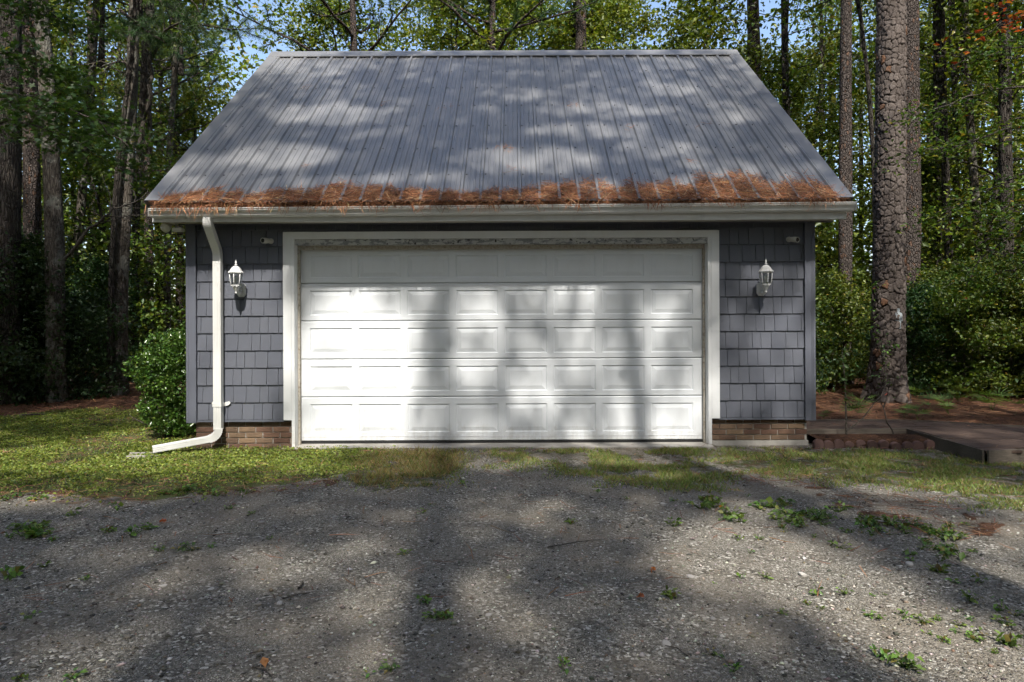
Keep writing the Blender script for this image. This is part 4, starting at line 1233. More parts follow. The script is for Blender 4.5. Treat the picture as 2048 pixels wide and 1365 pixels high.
def trunk_tree(name, pxs, Z, wpx, label, bark, crown=None, top=18.0, group=None, cscale=1.0, lower=None):
    """a tree whose trunk runs through the given photograph points; straight on above the last"""
    pts = [P(x, y, Z) for x, y in pxs]
    base = pts[0]
    gz0 = float(ground_z(base[0], base[1]))
    q = [(0, 0, -0.2)] + [(p[0] - base[0], p[1] - base[1], p[2] - gz0) for p in pts if p[2] > gz0 + 0.4]
    a, b = np.array(q[-2]), np.array(q[-1]); d = (b - a) / max(1e-6, (b - a)[2]); d[:2] *= 0.6
    if q[-1][2] < top: q.append(tuple(b + d * (top - b[2])))
    r = wpx / 2 * Z / FPX
    rad = [r * 1.05] + [r * (1 - 0.55 * min(1, p[2] / top)) / (1 - 0.55 * min(1, q[min(2, len(q) - 1)][2] / top * 0.5)) for p in q[1:]]
    t = thing(name, (base[0], base[1], gz0), label, 'tree', group)
    v, f = plain_trunk(q, rad, 14, 70, seed=int(abs(base[0]) * 100))
    obj('trunk', np_mesh('trunk', v, f, smooth=True), M[bark], t)
    if crown == 'pine':
        o = obj('crown', PCR, M['needle'], t); l = obj('limbs', PLIMB, M['pine'], t)
        off = np.array(q[-1]); zz = (lower if lower else 0.0)
        rz = R.uniform(0, 6.28)
        mid = [np.interp(9.0 + zz, [p[2] for p in q], [p[i] for p in q]) for i in (0, 1)]
        for k in (o, l): k.location = (mid[0], mid[1], zz); k.rotation_euler = (0, 0, rz); k.scale = (cscale,) * 3
    elif crown is not None:
        crown = BS; zc = 7.0 + (abs(base[0]) * 7.3 % 3)
        mid = [np.interp(zc + 4, [p[2] for p in q], [p[i] for p in q]) for i in (0, 1)]
        o = obj('crown', crown[1], M['leaf'], t); l = obj('limbs', crown[0], M['grey'], t)
        rz = R.uniform(0, 6.28)
        for k in (o, l): k.location = (mid[0], mid[1], zc); k.rotation_euler = (0, 0, rz); k.scale = (cscale,) * 3
    return t

TR = [
 # left woods
 ('oak_tree', [(14, 815), (16, 500), (20, 0)], 12.4, 44, 'thick dark trunk at the far left edge of the picture', 'grey', B1, 4.5),
 ('pine_tree', [(66, 800), (66, 450), (58, 0)], 13.6, 30, 'dark straight trunk, second from the left edge', 'pine', 'pine', 1.0),
 ('oak_tree', [(112, 805), (109, 480), (100, 250), (84, 40)], 12.6, 33, 'mottled pale trunk bowing to the left near the left edge', 'pale', B3, 6.0),
 ('sycamore_tree', [(140, 790), (150, 540), (164, 400), (174, 280), (190, 60)], 16.5, 17, 'slim pale grey trunk leaning right between the dark left trunks', 'pale', B2, 6.0),
 ('birch_tree', [(188, 770), (187, 500), (183, 250), (180, 0)], 21, 10, 'very slender whitish trunk behind the leaning pale one', 'pale', B4, 4.0),
 ('gum_tree', [(218, 788), (222, 560), (230, 410), (238, 300), (262, 120)], 13.4, 11, 'thin dark trunk rising right beside the stouter mottled trunk', 'grey', B3, 5.5),
 ('gum_tree', [(236, 786), (242, 560), (250, 420), (262, 230), (270, 0)], 13.7, 27, 'stout mottled trunk nearest the glossy shrub', 'pale', B2, 6.5),
 ('maple_tree', [(268, 770), (272, 420), (282, 250), (295, 0)], 20, 15, 'grey trunk half hidden behind the stout mottled trunk', 'grey', B4, 4.0),
 ('maple_tree', [(336, 765), (334, 560), (340, 300), (352, 100)], 19, 13, 'slender grey trunk just left of the garage corner', 'pale', B2, 5.0),
 ('pine_tree', [(362, 760), (360, 520), (350, 200), (344, 0)], 24, 15, 'reddish pine trunk seen under the left end of the eave', 'pine', 'pine', -2.0),
 ('pine_tree', [(300, 760), (294, 200), (288, 0)], 22, 17, 'dark pine with needle tufts above the left roof edge', 'pine', 'pine', -1.0),
 # behind the roof
 ('pine_tree', [(1164, 750), (1163, 300), (1162, 0)], 19, 27, 'bare pine trunk rising behind the ridge of the roof', 'pine', 'pine', 5.0),
 ('gum_tree', [(1146, 750), (1148, 200), (1150, 0)], 20.5, 13, 'dark thin trunk just left of the pine behind the ridge', 'grey', B4, 3.0),
 ('pine_tree', [(720, 752), (712, 200), (705, 0)], 17.5, 15, 'pine with bushy green tufts behind the left half of the ridge', 'pine', 'pine', 0.3),
 ('pine_tree', [(985, 752), (985, 0)], 17.8, 13, 'pine with pale tufts behind the middle of the ridge', 'pine', 'pine', 0.6),
 # right woods
 ('pine_tree', [(1508, 760), (1508, 160), (1506, 0)], 19, 29, 'pine trunk just right of the roof ridge end', 'pine', 'pine', 4.0),
 ('oak_tree', [(1575, 765), (1572, 200), (1568, 20)], 20, 16, 'leafy dark trunk between the ridge end and the thick pine', 'grey', B1, 4.0),
 ('pine_tree', [(1690, 785), (1690, 400), (1693, 0)], 15.5, 25, 'straight pine trunk left of the thick pine', 'pine', 'pine', 4.0),
 ('gum_tree', [(1755, 760), (1748, 330), (1738, 180), (1722, 40), (1715, 0)], 17, 10, 'thin curved dark trunk tucked behind the thick pine', 'grey', B3, 6.5),
 ('pine_tree', [(1818, 782), (1821, 400), (1820, 0)], 15.0, 37, 'second thick pine standing close behind the first', 'pine', 'pine', 4.0),
 ('gum_tree', [(1882, 770), (1874, 420), (1872, 200), (1874, 0)], 18.5, 14, 'slim dark trunk right of the two thick pines', 'grey', B1, 6.0),
 ('gum_tree', [(1906, 770), (1892, 380), (1888, 250)], 17.5, 16, 'dark leaning trunk in the middle of the right woods', 'grey', B3, 7.0),
 ('maple_tree', [(1920, 765), (1914, 420), (1908, 150), (1905, 0)], 20, 12, 'thin upright trunk amid the right hand leaves', 'grey', B2, 5.0),
 ('oak_tree', [(1972, 765), (1956, 480), (1944, 300), (1932, 100), (1930, 0)], 18, 17, 'mossy trunk leaning left in the right woods', 'pale', B1, 6.0),
 ('oak_tree', [(2012, 775), (2012, 450), (2008, 0)], 16, 24, 'dark trunk behind the leafy sprays at the right edge', 'grey', B3, 7.0),
 ('pine_tree', [(2075, 780), (2076, 0)], 14.5, 34, 'pine standing at the very right edge of the picture', 'pine', 'pine', 4.0),
]
for nm, pxs, Z, wpx, lab, bark, crown, low in TR:
    trunk_tree(nm, pxs, Z, wpx, lab, bark, crown, 16 if crown == 'pine' else 14, 'trees of the surrounding woods', 1.0, low)

# slim far trunks that read as one kind
FARL = [(205, 27), (318, 26), (382, 30), (1640, 25), (1655, 31), (1722, 27), (1792, 32), (1850, 26), (1862, 33), (1935, 29), (1952, 26), (1990, 30), (2030, 27), (118, 29), (152, 25), (42, 28), (288, 33), (228, 30)]
FARX = [q[0] for q in FARL]
for i, (x, Z) in enumerate(FARL):
    j = R.uniform(-14, 14)
    trunk_tree('slender_tree', [(x, 640 + 1968 / Z), (x + j * 0.6, 350), (x + j, 0)], Z, R.uniform(8, 12), f'slender trunk deep in the woods, {ORD[sorted(FARX).index(x)]} of the far ones from the left', R.choice(['pale', 'grey']), R.choice([B2, B4, B1]), 15, 'slender trunks deep in the woods', 1.0, R.uniform(2, 5))

# leafy understory trees
UND = [(-13.5, 7.5, B1, 1.0), (-9.6, 8.6, B3, 1.0), (-15.5, 12, B2, 1.1), (-11.5, 15, B2, 0.9), (-7.0, 16.5, B2, 0.9), (-15, 20, B4, 1.1), (-9.5, 21, B2, 1.1), (-8.6, 12.2, B3, 0.75), (-12.2, 11.4, B1, 0.7), (-5.6, 13.2, B3, 0.8),
       (-4.2, 11.0, B2, 1.0), (-2.2, 12.2, B2, 1.05), (-0.3, 13.2, B4, 1.0), (1.2, 11.6, B2, 1.0), (3.0, 13.0, B4, 0.95), (4.8, 11.0, B1, 1.1), (-3.4, 16, B4, 1.1), (4.2, 17, B4, 1.1), (0.6, 18, B4, 1.15),
       (6.4, 10.5, B3, 1.0), (12.6, 10, B2, 1.0), (15.5, 8.5, B2, 1.0), (9.8, 14, B2, 0.9), (14.5, 15.5, B2, 1.1), (7.2, 16, B2, 1.0), (11.5, 19, B2, 1.1), (18, 17, B4, 1.1), (8, 22, B2, 1.2), (10.6, 11.4, B3, 0.75), (13.8, 12.2, B3, 0.8), (16.4, 12.0, B1, 0.8), (8.4, 12.4, B3, 0.8), (19.5, 12.5, B1, 1.1), (-18.5, 10, B2, 1.1)]
SIDE = lambda x: 'left of the garage' if x < -4.4 else ('right of the garage' if x > 4.3 else 'behind the garage roof')
def order(lst, i):
    """place of item i counted from the left as seen by the viewer"""
    key = lambda q: q[0] / (q[1] + CAM_D)
    return ORD[sorted(range(len(lst)), key=lambda j: key(lst[j])).index(i)]
for i, (x, y, k, s) in enumerate(UND):
    grp = [u for u in UND if SIDE(u[0]) == SIDE(x)]
    place(k, 'understory_tree', (x, y), f'slim leafy understory tree {SIDE(x)}, {order(grp, grp.index(UND[i]))} of its row from the left', 'tree', f'understory trees {SIDE(x)}', s)
SHL = [(-9.6, 4.6, SH1, 1.15), (-8.9, 5.0, SH2, 1.0), (-10.6, 5.6, SH1, 1.3), (-11.8, 4.4, SH2, 1.5), (-12.5, 6.6, SH1, 1.5), (-10.4, 8.4, SH1, 1.1), (-7.9, 10.5, SH2, 0.8), (-5.9, 11.0, SH2, 0.8), (-8.8, 14, SH1, 0.9), (-6.6, 14.5, SH2, 1.0), (-14, 9, SH1, 1.5)]
for i, (x, y, k, s) in enumerate(SHL):
    place(SH1 if k is SH1 else SH2, 'evergreen_shrub', (x, y), f'dark shaded evergreen shrub edging the left woods, {order(SHL, i)} from the left', 'shrub', 'dark shrubs along the left woods', s, bark='twig')
SHL = [(4.9, 4.4, SH1, 0.75), (5.7, 6.0, SH1, 0.95), (6.5, 6.8, SH1, 1.0), (8.1, 5.4, SH1, 0.8), (8.8, 4.9, SH2, 0.95), (9.6, 4.7, SH1, 0.9), (10.5, 4.4, SH2, 1.1), (9.3, 6.2, SH1, 1.05), (7.3, 7.2, SH1, 1.0), (11.2, 5.0, SH1, 1.1), (10.5, 6.8, SH1, 1.1), (12.4, 6.4, SH1, 1.2), (5.4, 8.4, SH1, 1.0), (8.4, 9.0, SH2, 1.1), (13.7, 5.2, SH1, 1.3)]
for i, (x, y, k, s) in enumerate(SHL):
    place(SH3 if i % 3 else k, 'evergreen_shrub', (x, y), f'dark green evergreen shrub at the edge of the right woods, {order(SHL, i)} from the left', 'shrub', 'dark shrubs along the right woods', s, bark='twig')

# far woods, one mass
rng = np.random.default_rng(50)
def ring_leaves(n, zlo, zhi, r0, r1, size, pal, seed):
    rng = np.random.default_rng(seed)
    az = rng.uniform(-1.15, 1.15, n); r = rng.uniform(r0, r1, n)
    z = zlo + (zhi - zlo) * rng.random(n) ** 1.25
    x, y = r * np.sin(az), r * np.cos(az) - 8
    keep = (fnoise(az * 14, z * 0.45, seed) + 0.25 * (1 - z / zhi)) > 0.47
    x, y, z = x[keep], y[keep], z[keep]
    pos = np.stack([x, y, z], 1)
    v, f = leaf_quads(pos, size * rng.uniform(0.6, 1.4, len(pos)), rng, 0.4)
    return v, f, hsv_cols(rng, len(pos), pal, 0.25)
v1, f1, c1 = ring_leaves(130000, 0.0, 16.0, 27, 46, 0.27, LIME, 51)
v2, f2, c2 = ring_leaves(60000, 0.0, 4.2, 19, 34, 0.17, GREEN, 52)
v4, f4, c4 = ring_leaves(70000, 0.0, 9.5, 30, 48, 0.30, LIME, 53)
f2 = np.concatenate([f2, f4 + len(v2)]); v2 = np.concatenate([v2, v4]); c2 = np.concatenate([c2, c4])
az = rng.uniform(1.15, 2 * math.pi - 1.15, 42000); r = rng.uniform(24, 40, 42000); z = 27 * rng.random(42000)
pos = np.stack([r * np.sin(az), r * np.cos(az) - 8, z], 1)
v3, f3 = leaf_quads(pos, 0.9 * rng.uniform(0.6, 1.4, len(pos)), rng, 0.3)
V_ = np.concatenate([v1, v2, v3]); F_ = np.concatenate([f1, f2 + len(v1), f3 + len(v1) + len(v2)]); C_ = np.concatenate([c1, c2, hsv_cols(rng, len(pos), GREEN, 0.25)])
fw = obj('far_woods', np_mesh('far_woods', V_, F_, C_), M['leaf'])
tag(fw, 'hazy green mass of far trees behind the nearer trunks', 'woods', kind='stuff')

# ------------------------------------------------------------------ trees behind the viewer: their crowns shade the drive, the door and the roof
def ell(lst, z=0.0): return [(*G(x, y, z)[:2], rx * (G(x, y)[1] + 8) / FPX, abs(G(x, y - ry)[1] - G(x, y + ry)[1]) / 2, s) for x, y, rx, ry, s in lst]
SUN_G = ell([(300, 905, 430, 34, 0.95), (90, 885, 170, 22, 0.7), (640, 930, 110, 28, 0.8), (790, 915, 140, 30, 0.85), (330, 955, 330, 22, 0.6), (150, 950, 160, 14, 0.5),
             (1490, 1110, 200, 75, 1), (1650, 1170, 180, 70, 1), (1850, 1270, 190, 75, 1), (2010, 1345, 160, 60, 1), (1400, 1050, 130, 30, 0.6),
             (1890, 975, 180, 24, 0.95), (2040, 1000, 90, 28, 0.9), (1490, 928, 100, 20, 0.7), (1000, 918, 80, 22, 0.8), (1250, 908, 120, 18, 0.75), (1330, 950, 60, 14, 0.5), (1700, 925, 90, 14, 0.5),
             (755, 1190, 95, 50, 0.75), (1005, 1180, 50, 55, 0.7), (770, 1320, 110, 40, 0.7), (960, 1290, 40, 50, 0.5), (250, 1190, 70, 20, 0.35), (180, 1325, 150, 35, 0.4), (1130, 1060, 55, 20, 0.55), (1200, 1130, 60, 25, 0.4), (500, 1330, 80, 30, 0.3)])
SUN_G += [(-4.8, 1.0, 0.9, 1.0, 1.0), (-4.6, 2.0, 0.7, 0.8, 0.8)]
SUN_W = [((x - CX) / 164, 1.5 - (y - HY) / 164, rx / 164, ry / 164, s) for x, y, rx, ry, s in
         [(470, 690, 130, 190, 1), (715, 700, 135, 170, 1), (715, 850, 135, 70, 1), (955, 600, 55, 45, 0.95), (935, 690, 35, 60, 0.8), (950, 830, 40, 45, 0.8), (1080, 720, 95, 75, 0.8), (1250, 760, 55, 45, 0.75),
          (1330, 840, 75, 60, 0.9), (1190, 850, 60, 35, 0.5), (1060, 600, 50, 25, 0.5), (1300, 640, 40, 40, 0.4), (1555, 700, 48, 65, 0.85), (1560, 790, 40, 30, 0.7), (1590, 560, 50, 40, 0.6), (1480, 560, 30, 30, 0.35)]]
def roof_s(y):
    yy = (HY - y) / FPX
    return (7.52 * yy - (EZ - 1.5)) / (SLOPE - yy)
SUN_R = []
for x, y, rx, ry, s in [(650, 228, 120, 20, 0.95), (560, 310, 120, 26, 0.95), (420, 345, 80, 34, 0.7), (820, 352, 160, 22, 0.7), (1065, 190, 75, 13, 0.8), (1220, 220, 140, 15, 0.9), (1180, 262, 130, 16, 0.9), (1340, 178, 70, 16, 0.8),
                        (1080, 322, 170, 28, 0.95), (1300, 300, 95, 18, 0.7), (1460, 230, 60, 28, 0.75), (1450, 342, 115, 20, 0.75), (1600, 352, 60, 22, 0.6), (640, 140, 70, 9, 0.5), (1350, 130, 60, 9, 0.6), (1000, 250, 60, 12, 0.4)]:
    sc_ = roof_s(y); Z = 7.52 + sc_
    SUN_R.append(((x - CX) * Z / FPX, sc_, rx * Z / FPX, abs(roof_s(y - ry) - roof_s(y + ry)) / 2, s))

def gap_at(pts):
    """how open the canopy is at pts: 1 where the light of a sun patch passes, 0 where it is closed"""
    S = np.array(SDIR); n = len(pts)
    def fall(u, v, zs, base):
        L = np.full(n, base)
        for cx, cy, rx, ry, s in zs:
            d = np.hypot((u - cx) / rx, (v - cy) / ry)
            L = np.maximum(L, s * np.clip((1.22 - d) / 0.35, 0, 1))
        return L
    tg = pts[:, 2] / S[2]; g = pts - S * tg[:, None]
    L = np.maximum(fall(g[:, 0], g[:, 1], SUN_G, 0.0), np.clip((fnoise(g[:, 0] * 1.25 + 3, g[:, 1] * 1.25, 131) - 0.43) * 3.6, 0.06, 0.75))
    fz = (g[:, 1] > 2.5)
    L = np.where(fz, np.where(g[:, 0] < -5.5, np.where((g[:, 0] > -8.4) & (g[:, 1] < 6.3), 0.68, np.clip((g[:, 1] - 6.0) / 3, 0.06, 1.0)), np.where((g[:, 0] > 5.2) & (g[:, 1] < 8), 0.85, np.clip((g[:, 1] - 4.5) / 4, 0.3, 1.0))), L)
    out_ = (g[:, 1] < 2.5) & ((np.abs(g[:, 0]) > 7.5) | (g[:, 1] < -6.5)); L = np.where(out_, 0.3, L)
    tw = pts[:, 1] / S[1]; w_ = pts - S * tw[:, None]
    hw = (w_[:, 2] > 0) & (w_[:, 2] < 2.9) & (w_[:, 0] > WL) & (w_[:, 0] < WR)
    L = np.where(hw, fall(w_[:, 0], w_[:, 2], SUN_W, 0.66), L)
    # roof plane z = EZ + SLOPE (y - EY)
    den = S[2] - SLOPE * S[1]; tr = (pts[:, 2] - EZ - SLOPE * (pts[:, 1] - EY)) / den; r_ = pts - S * tr[:, None]
    hr = (r_[:, 1] > EY) & (r_[:, 1] < RY) & (r_[:, 0] > RX0) & (r_[:, 0] < RX1)
    L = np.where(hr, np.maximum(fall(r_[:, 0], r_[:, 1] - EY, SUN_R, 0.16) * 0.92, np.where(r_[:, 1] - EY < 0.42, 0.62, 0)), L)
    return L

LIFT = np.array(SDIR) * 10.5
def shade_tree(name, base, lean_to, r, crowns, label, seed, bark='pine'):
    lean_to = tuple(np.array(lean_to) + LIFT); crowns = [(c[0] + LIFT[0], c[1] + LIFT[1], c[2] + LIFT[2], *c[3:]) for c in crowns]
    rng = np.random.default_rng(seed)
    t = thing(name, (base[0], base[1], 0), label, 'tree', 'trees behind the viewer')
    top = np.array([lean_to[0] - base[0], lean_to[1] - base[1], lean_to[2]])
    v, f = plain_trunk([(0, 0, -0.2), tuple(top * 0.35 + np.array([0, 0, 0])), tuple(top * 0.7), tuple(top)], [r, r * 0.92, r * 0.72, r * 0.35], 14, 50, seed, 0.04)
    obj('trunk', np_mesh('trunk', v, f, smooth=True), M[bark], t)
    tubes, P_ = [], []
    for (cx, cy, cz, rx, ry, rz, dens) in crowns:
        c = np.array([cx, cy, cz])
        for k in range(9):
            f_ = rng.uniform(0.5, 0.97); s = np.array([base[0], base[1], 0]) + top * f_
            e = c + unit(rng.normal(size=3)) * np.array([rx, ry, rz]) * 0.75
            mid = (s + e) / 2 + np.array([0, 0, rng.uniform(0.2, 0.9)])
            tubes.append(([s - [base[0], base[1], 0], mid - [base[0], base[1], 0], e - [base[0], base[1], 0]], [r * 0.22, r * 0.14, r * 0.04], 5))
        n = int(dens * math.pi * rx * ry / 0.0075)
        d = unit(rng.normal(size=(n, 3))) * (rng.random((n, 1)) ** (1 / 2.6))
        P_.append(c + d * np.array([rx, ry, rz]))
    obj('limbs', tubes_mesh('limbs', tubes), M[bark], t)
    p = np.concatenate(P_)
    p = p[rng.random(len(p)) > gap_at(p) * 0.99]
    vv, ff = leaf_quads(p - np.array([base[0], base[1], 0]), 0.21 * rng.uniform(0.7, 1.3, len(p)), rng, 0.5)
    obj('crown', np_mesh('crown', vv, ff, hsv_cols(rng, len(p), GREEN)), M['leaf'], t)
tx = -1.03 + 12.7 * math.tan(SUN_AZ)
shade_tree('pine_tree', (tx, -12.5), (tx + 0.1, -12.4, 19), 0.205, [(tx, -12.3, 15.0, 4.6, 4.4, 3.6, 1.5)], 'tall pine behind the viewer whose trunk shades the garage door', 201)
shade_tree('oak_tree', (-7.8, -7.2), (-6.8, -6.2, 15), 0.22, [(-6.6, -6.6, 13.0, 4.8, 5.0, 3.2, 1.5)], 'oak behind the viewer on the left shading the lawn', 202, 'grey')
shade_tree('oak_tree', (9.6, -9.0), (8.2, -7.6, 15), 0.22, [(8.2, -7.6, 13.2, 5.0, 5.2, 3.2, 1.5)], 'oak behind the viewer on the right shading the woods', 203, 'grey')
shade_tree('pine_tree', (-5.2, -17), (-5, -16.5, 17), 0.2, [(-5, -16.5, 14, 5.2, 4.8, 3.5, 1.5)], 'pine farther behind the viewer to the left', 204)
shade_tree('pine_tree', (6.2, -18), (5.8, -16.5, 17), 0.2, [(5.8, -16.3, 14, 5.2, 4.8, 3.5, 1.5)], 'pine farther behind the viewer to the right', 205)
shade_tree('oak_tree', (3.75, -8.9), (1.6, -6.4, 15), 0.17, [(0.9, -5.6, 14.0, 4.6, 4.6, 2.8, 1.5)], 'leaning oak beside the viewer reaching over the drive', 206, 'grey')
shade_tree('oak_tree', (-12.4, -1.6), (-11.4, -1.0, 14), 0.24, [(-11.2, -0.6, 12.0, 5.0, 5.4, 3.6, 1.6)], 'broad oak left of the lawn shading the left woods', 207, 'grey')
shade_tree('oak_tree', (12.8, -2.2), (11.8, -1.2, 14), 0.22, [(11.6, -1.4, 12.6, 4.8, 5.2, 3.4, 1.3)], 'broad oak right of the boardwalk shading the right woods', 208, 'grey')

# ------------------------------------------------------------------ leafy sprays close to the viewer
def spray_tree(name, base, top, r, branches, nleaf, lsize, pal, label, seed, star, bark='grey', spread=0.16, up=0.9, accents=None):
    rng = np.random.default_rng(seed)
    gz0 = float(ground_z(base[0], base[1]))
    t = thing(name, (base[0], base[1], gz0), label, 'tree', 'trees of the surrounding woods')
    o = np.array([base[0], base[1], gz0])
    v, f = plain_trunk([(0, 0, -0.2), tuple((np.array(top) - o) * 0.5), tuple(np.array(top) - o)], [r, r * 0.8, r * 0.5], 12, 40, seed)
    obj('trunk', np_mesh('trunk', v, f, smooth=True), M[bark], t)
    tubes, cl = [], []
    for br in branches:
        b = np.array(br) - o
        tt = np.linspace(0, 1, 14); bb = np.stack([np.interp(tt, np.linspace(0, 1, len(b)), b[:, i]) for i in range(3)], 1) + rng.normal(size=(14, 3)) * 0.02
        tubes.append((bb, np.linspace(r * 0.22, r * 0.05, 14), 5))
        for k in range(3, 14):
            cl.append(bb[k])
            for s in range(2):
                d = unit(bb[k] - bb[k - 1]) * 0.6 + rng.normal(size=3) * np.array([0.7, 0.7, 0.4])
                sub = bend_path(rng, bb[k], d, rng.uniform(0.25, 0.6), 4, 0.15, (0, 0, -0.3))
                tubes.append((sub, np.linspace(r * 0.05, r * 0.02, 5), 3)); cl += sub[1:]
    cl = np.array(cl)
    p = cl[rng.integers(0, len(cl), nleaf)] + rng.normal(size=(nleaf, 3)) * np.array([spread, spread, spread * 0.5])
    size = lsize * rng.uniform(0.65, 1.2, nleaf)
    if star: vv, ff, per = star_leaves(p, size, rng, up)
    else: (vv, ff), per = leaf_quads(p, size, rng, up, 0.5), 4
    obj('branches', tubes_mesh('branches', tubes), M['twig'], t)
    obj('crown', np_mesh('crown', vv, ff, hsv_cols(rng, nleaf, pal, per=per)), M['leaf'], t)
    return t
spray_tree('maple_tree', P(-130, 830, 9.6), P(-120, 20, 9.6), 0.13,
           [[P(-120, 180, 9.6), P(60, 190, 9.4), P(190, 240, 9.3), P(285, 310, 9.2)], [P(-120, 90, 9.8), P(40, 110, 9.9), P(150, 170, 10)], [P(-120, 260, 9.3), P(30, 240, 9.0), P(120, 270, 9.1), P(180, 300, 9.1)],
            [P(-120, 10, 10.2), P(60, 20, 10.3), P(180, 60, 10.4)], [P(-120, 200, 10), P(120, 210, 10.2), P(230, 250, 10.2)]],
           3400, 0.105, [((0.045, 0.10, 0.028), 4), ((0.06, 0.12, 0.035), 3), ((0.035, 0.078, 0.022), 3), ((0.16, 0.15, 0.03), 0.15)], 'maple reaching broad leaf sprays in from the left edge', 301, True)
spray_tree('blackgum_tree', P(2190, 850, 9.4), P(2170, 0, 9.4), 0.11,
           [[P(2175, 150, 9.4), P(2000, 175, 9.5), P(1900, 205, 9.6), P(1825, 240, 9.6)], [P(2175, 230, 9.3), P(2040, 250, 9.2), P(1930, 290, 9.1), P(1860, 300, 9.2)], [P(2175, 330, 9.5), P(2030, 350, 9.6), P(1950, 400, 9.6), P(1880, 430, 9.7)],
            [P(2180, 420, 9.2), P(2060, 450, 9.0), P(1980, 500, 9.0), P(1935, 560, 9.0)], [P(2180, 480, 9.6), P(2060, 520, 9.8), P(1990, 560, 9.9)], [P(2175, 60, 9.7), P(2060, 90, 9.9), P(1960, 110, 10)], [P(2178, 380, 9.0), P(2090, 400, 8.8), P(2000, 430, 8.8)]],
           2600, 0.085, [((0.075, 0.125, 0.025), 4), ((0.05, 0.10, 0.022), 3), ((0.12, 0.165, 0.03), 2), ((0.22, 0.18, 0.03), 0.3), ((0.32, 0.09, 0.02), 0.07)], 'small tree reaching yellow-green leaf sprays in from the right edge', 302, False)
spray_tree('sumac_tree', P(2220, 860, 8.6), P(2200, -60, 8.6), 0.06,
           [[P(2200, -40, 8.6), P(2090, 10, 8.5), P(2020, 40, 8.5), P(1978, 60, 8.5)], [P(2200, -60, 8.5), P(2100, -30, 8.4), P(2030, 0, 8.4)]],
           150, 0.085, [((0.42, 0.045, 0.02), 4), ((0.48, 0.12, 0.03), 2), ((0.3, 0.03, 0.02), 2)], 'thin tree with scarlet leaves reaching in at the upper right corner', 303, False, spread=0.05, up=0.7)
# bare twiggy limbs in the left woods
def twig_limb(name, pts, r, label, seed, subs=14, bark='twig'):
    rng = np.random.default_rng(seed); b = np.array(pts); o = b[0].copy()
    tt = np.linspace(0, 1, 16); bb = np.stack([np.interp(tt, np.linspace(0, 1, len(b)), b[:, i]) for i in range(3)], 1) - o
    bb[1:] += rng.normal(size=(15, 3)) * 0.02
    tubes = [(bb, np.linspace(r, r * 0.3, 16), 6)]
    for s in range(subs):
        k = rng.integers(4, 16); d = unit(bb[k] - bb[k - 1]) + rng.normal(size=3) * 0.7
        tubes.append((bend_path(rng, bb[k], d, rng.uniform(0.3, 1.1), 6, 0.2), np.linspace(r * 0.35, r * 0.1, 7), 4))
    o_ = obj(name, tubes_mesh(name, tubes), M[bark], None, tuple(o)); tag(o_, label, 'branch'); return o_
twig_limb('fallen_limb', [P(128, 520, 12.5), P(180, 455, 12.6), P(225, 420, 12.8), P(280, 400, 13)], 0.035, 'long bare branch slanting between the trunks left of the eave', 311, 8)
twig_limb('dead_branch', [P(300, 260, 14.5), P(296, 150, 14.3), P(250, 125, 14.0), P(190, 125, 13.8)], 0.045, 'twisted bare pale branch arching beneath the upper left needles', 312, 22, 'pale')
twig_limb('leaning_limb', [P(275, 300, 13.4), P(300, 200, 13.2), P(303, 120, 13.2), P(330, 60, 13.0), P(400, 30, 12.6)], 0.05, 'dark crooked limb carrying needles beside the left roof edge', 313, 10)
# pine bough over the left roof edge
def pine_bough(pts, label, seed, n=22):
    rng = np.random.default_rng(seed); b = np.array(pts); o = b[0].copy()
    tt = np.linspace(0, 1, 14); bb = np.stack([np.interp(tt, np.linspace(0, 1, len(b)), b[:, i]) for i in range(3)], 1) - o
    tubes = [(bb, np.linspace(0.035, 0.01, 14), 5)]; tp, td = [], []
    for s in range(n):
        k = rng.integers(3, 14); d = unit(bb[k] - bb[k - 1]) + rng.normal(size=3) * np.array([0.9, 0.9, 0.5])
        sub = bend_path(rng, bb[k], d, rng.uniform(0.3, 0.9), 4, 0.15); tubes.append((sub, np.linspace(0.01, 0.004, 5), 3))
        for q in (2, 3, 4): tp.append(sub[q]); td.append(np.array(sub[q]) - np.array(sub[q - 1]))
    tp, td = np.array(tp), unit(np.array(td)); m = 60
    pos = np.repeat(tp, m, 0); ax = np.repeat(td, m, 0)
    d = ax * rng.uniform(0.1, 1.0, (len(pos), 1)) + rng.normal(size=(len(pos), 3)) * 0.6
    v, f = needle_tris(pos - ax * rng.uniform(0, 0.15, (len(pos), 1)), d, 0.21 * rng.uniform(0.7, 1.2, len(pos)), 0.006, rng)
    t = thing('pine_bough', tuple(o), label, 'branch')
    obj('branch', tubes_mesh('branch', tubes), M['pine'], t); obj('needles', np_mesh('needles', v, f, hsv_cols(rng, len(tp), PINEC, 0.2, m * 3)), M['needle'], t)
pine_bough([P(250, -60, 12.6), P(330, 10, 12.4), P(400, 50, 12.2), P(470, 60, 12.0)], 'pine bough with long needle tufts above the left roof edge', 321, 26)
pine_bough([P(240, 20, 13), P(290, 60, 12.8), P(330, 85, 12.6)], 'dark drooping pine bough left of the roof ridge', 322, 16)

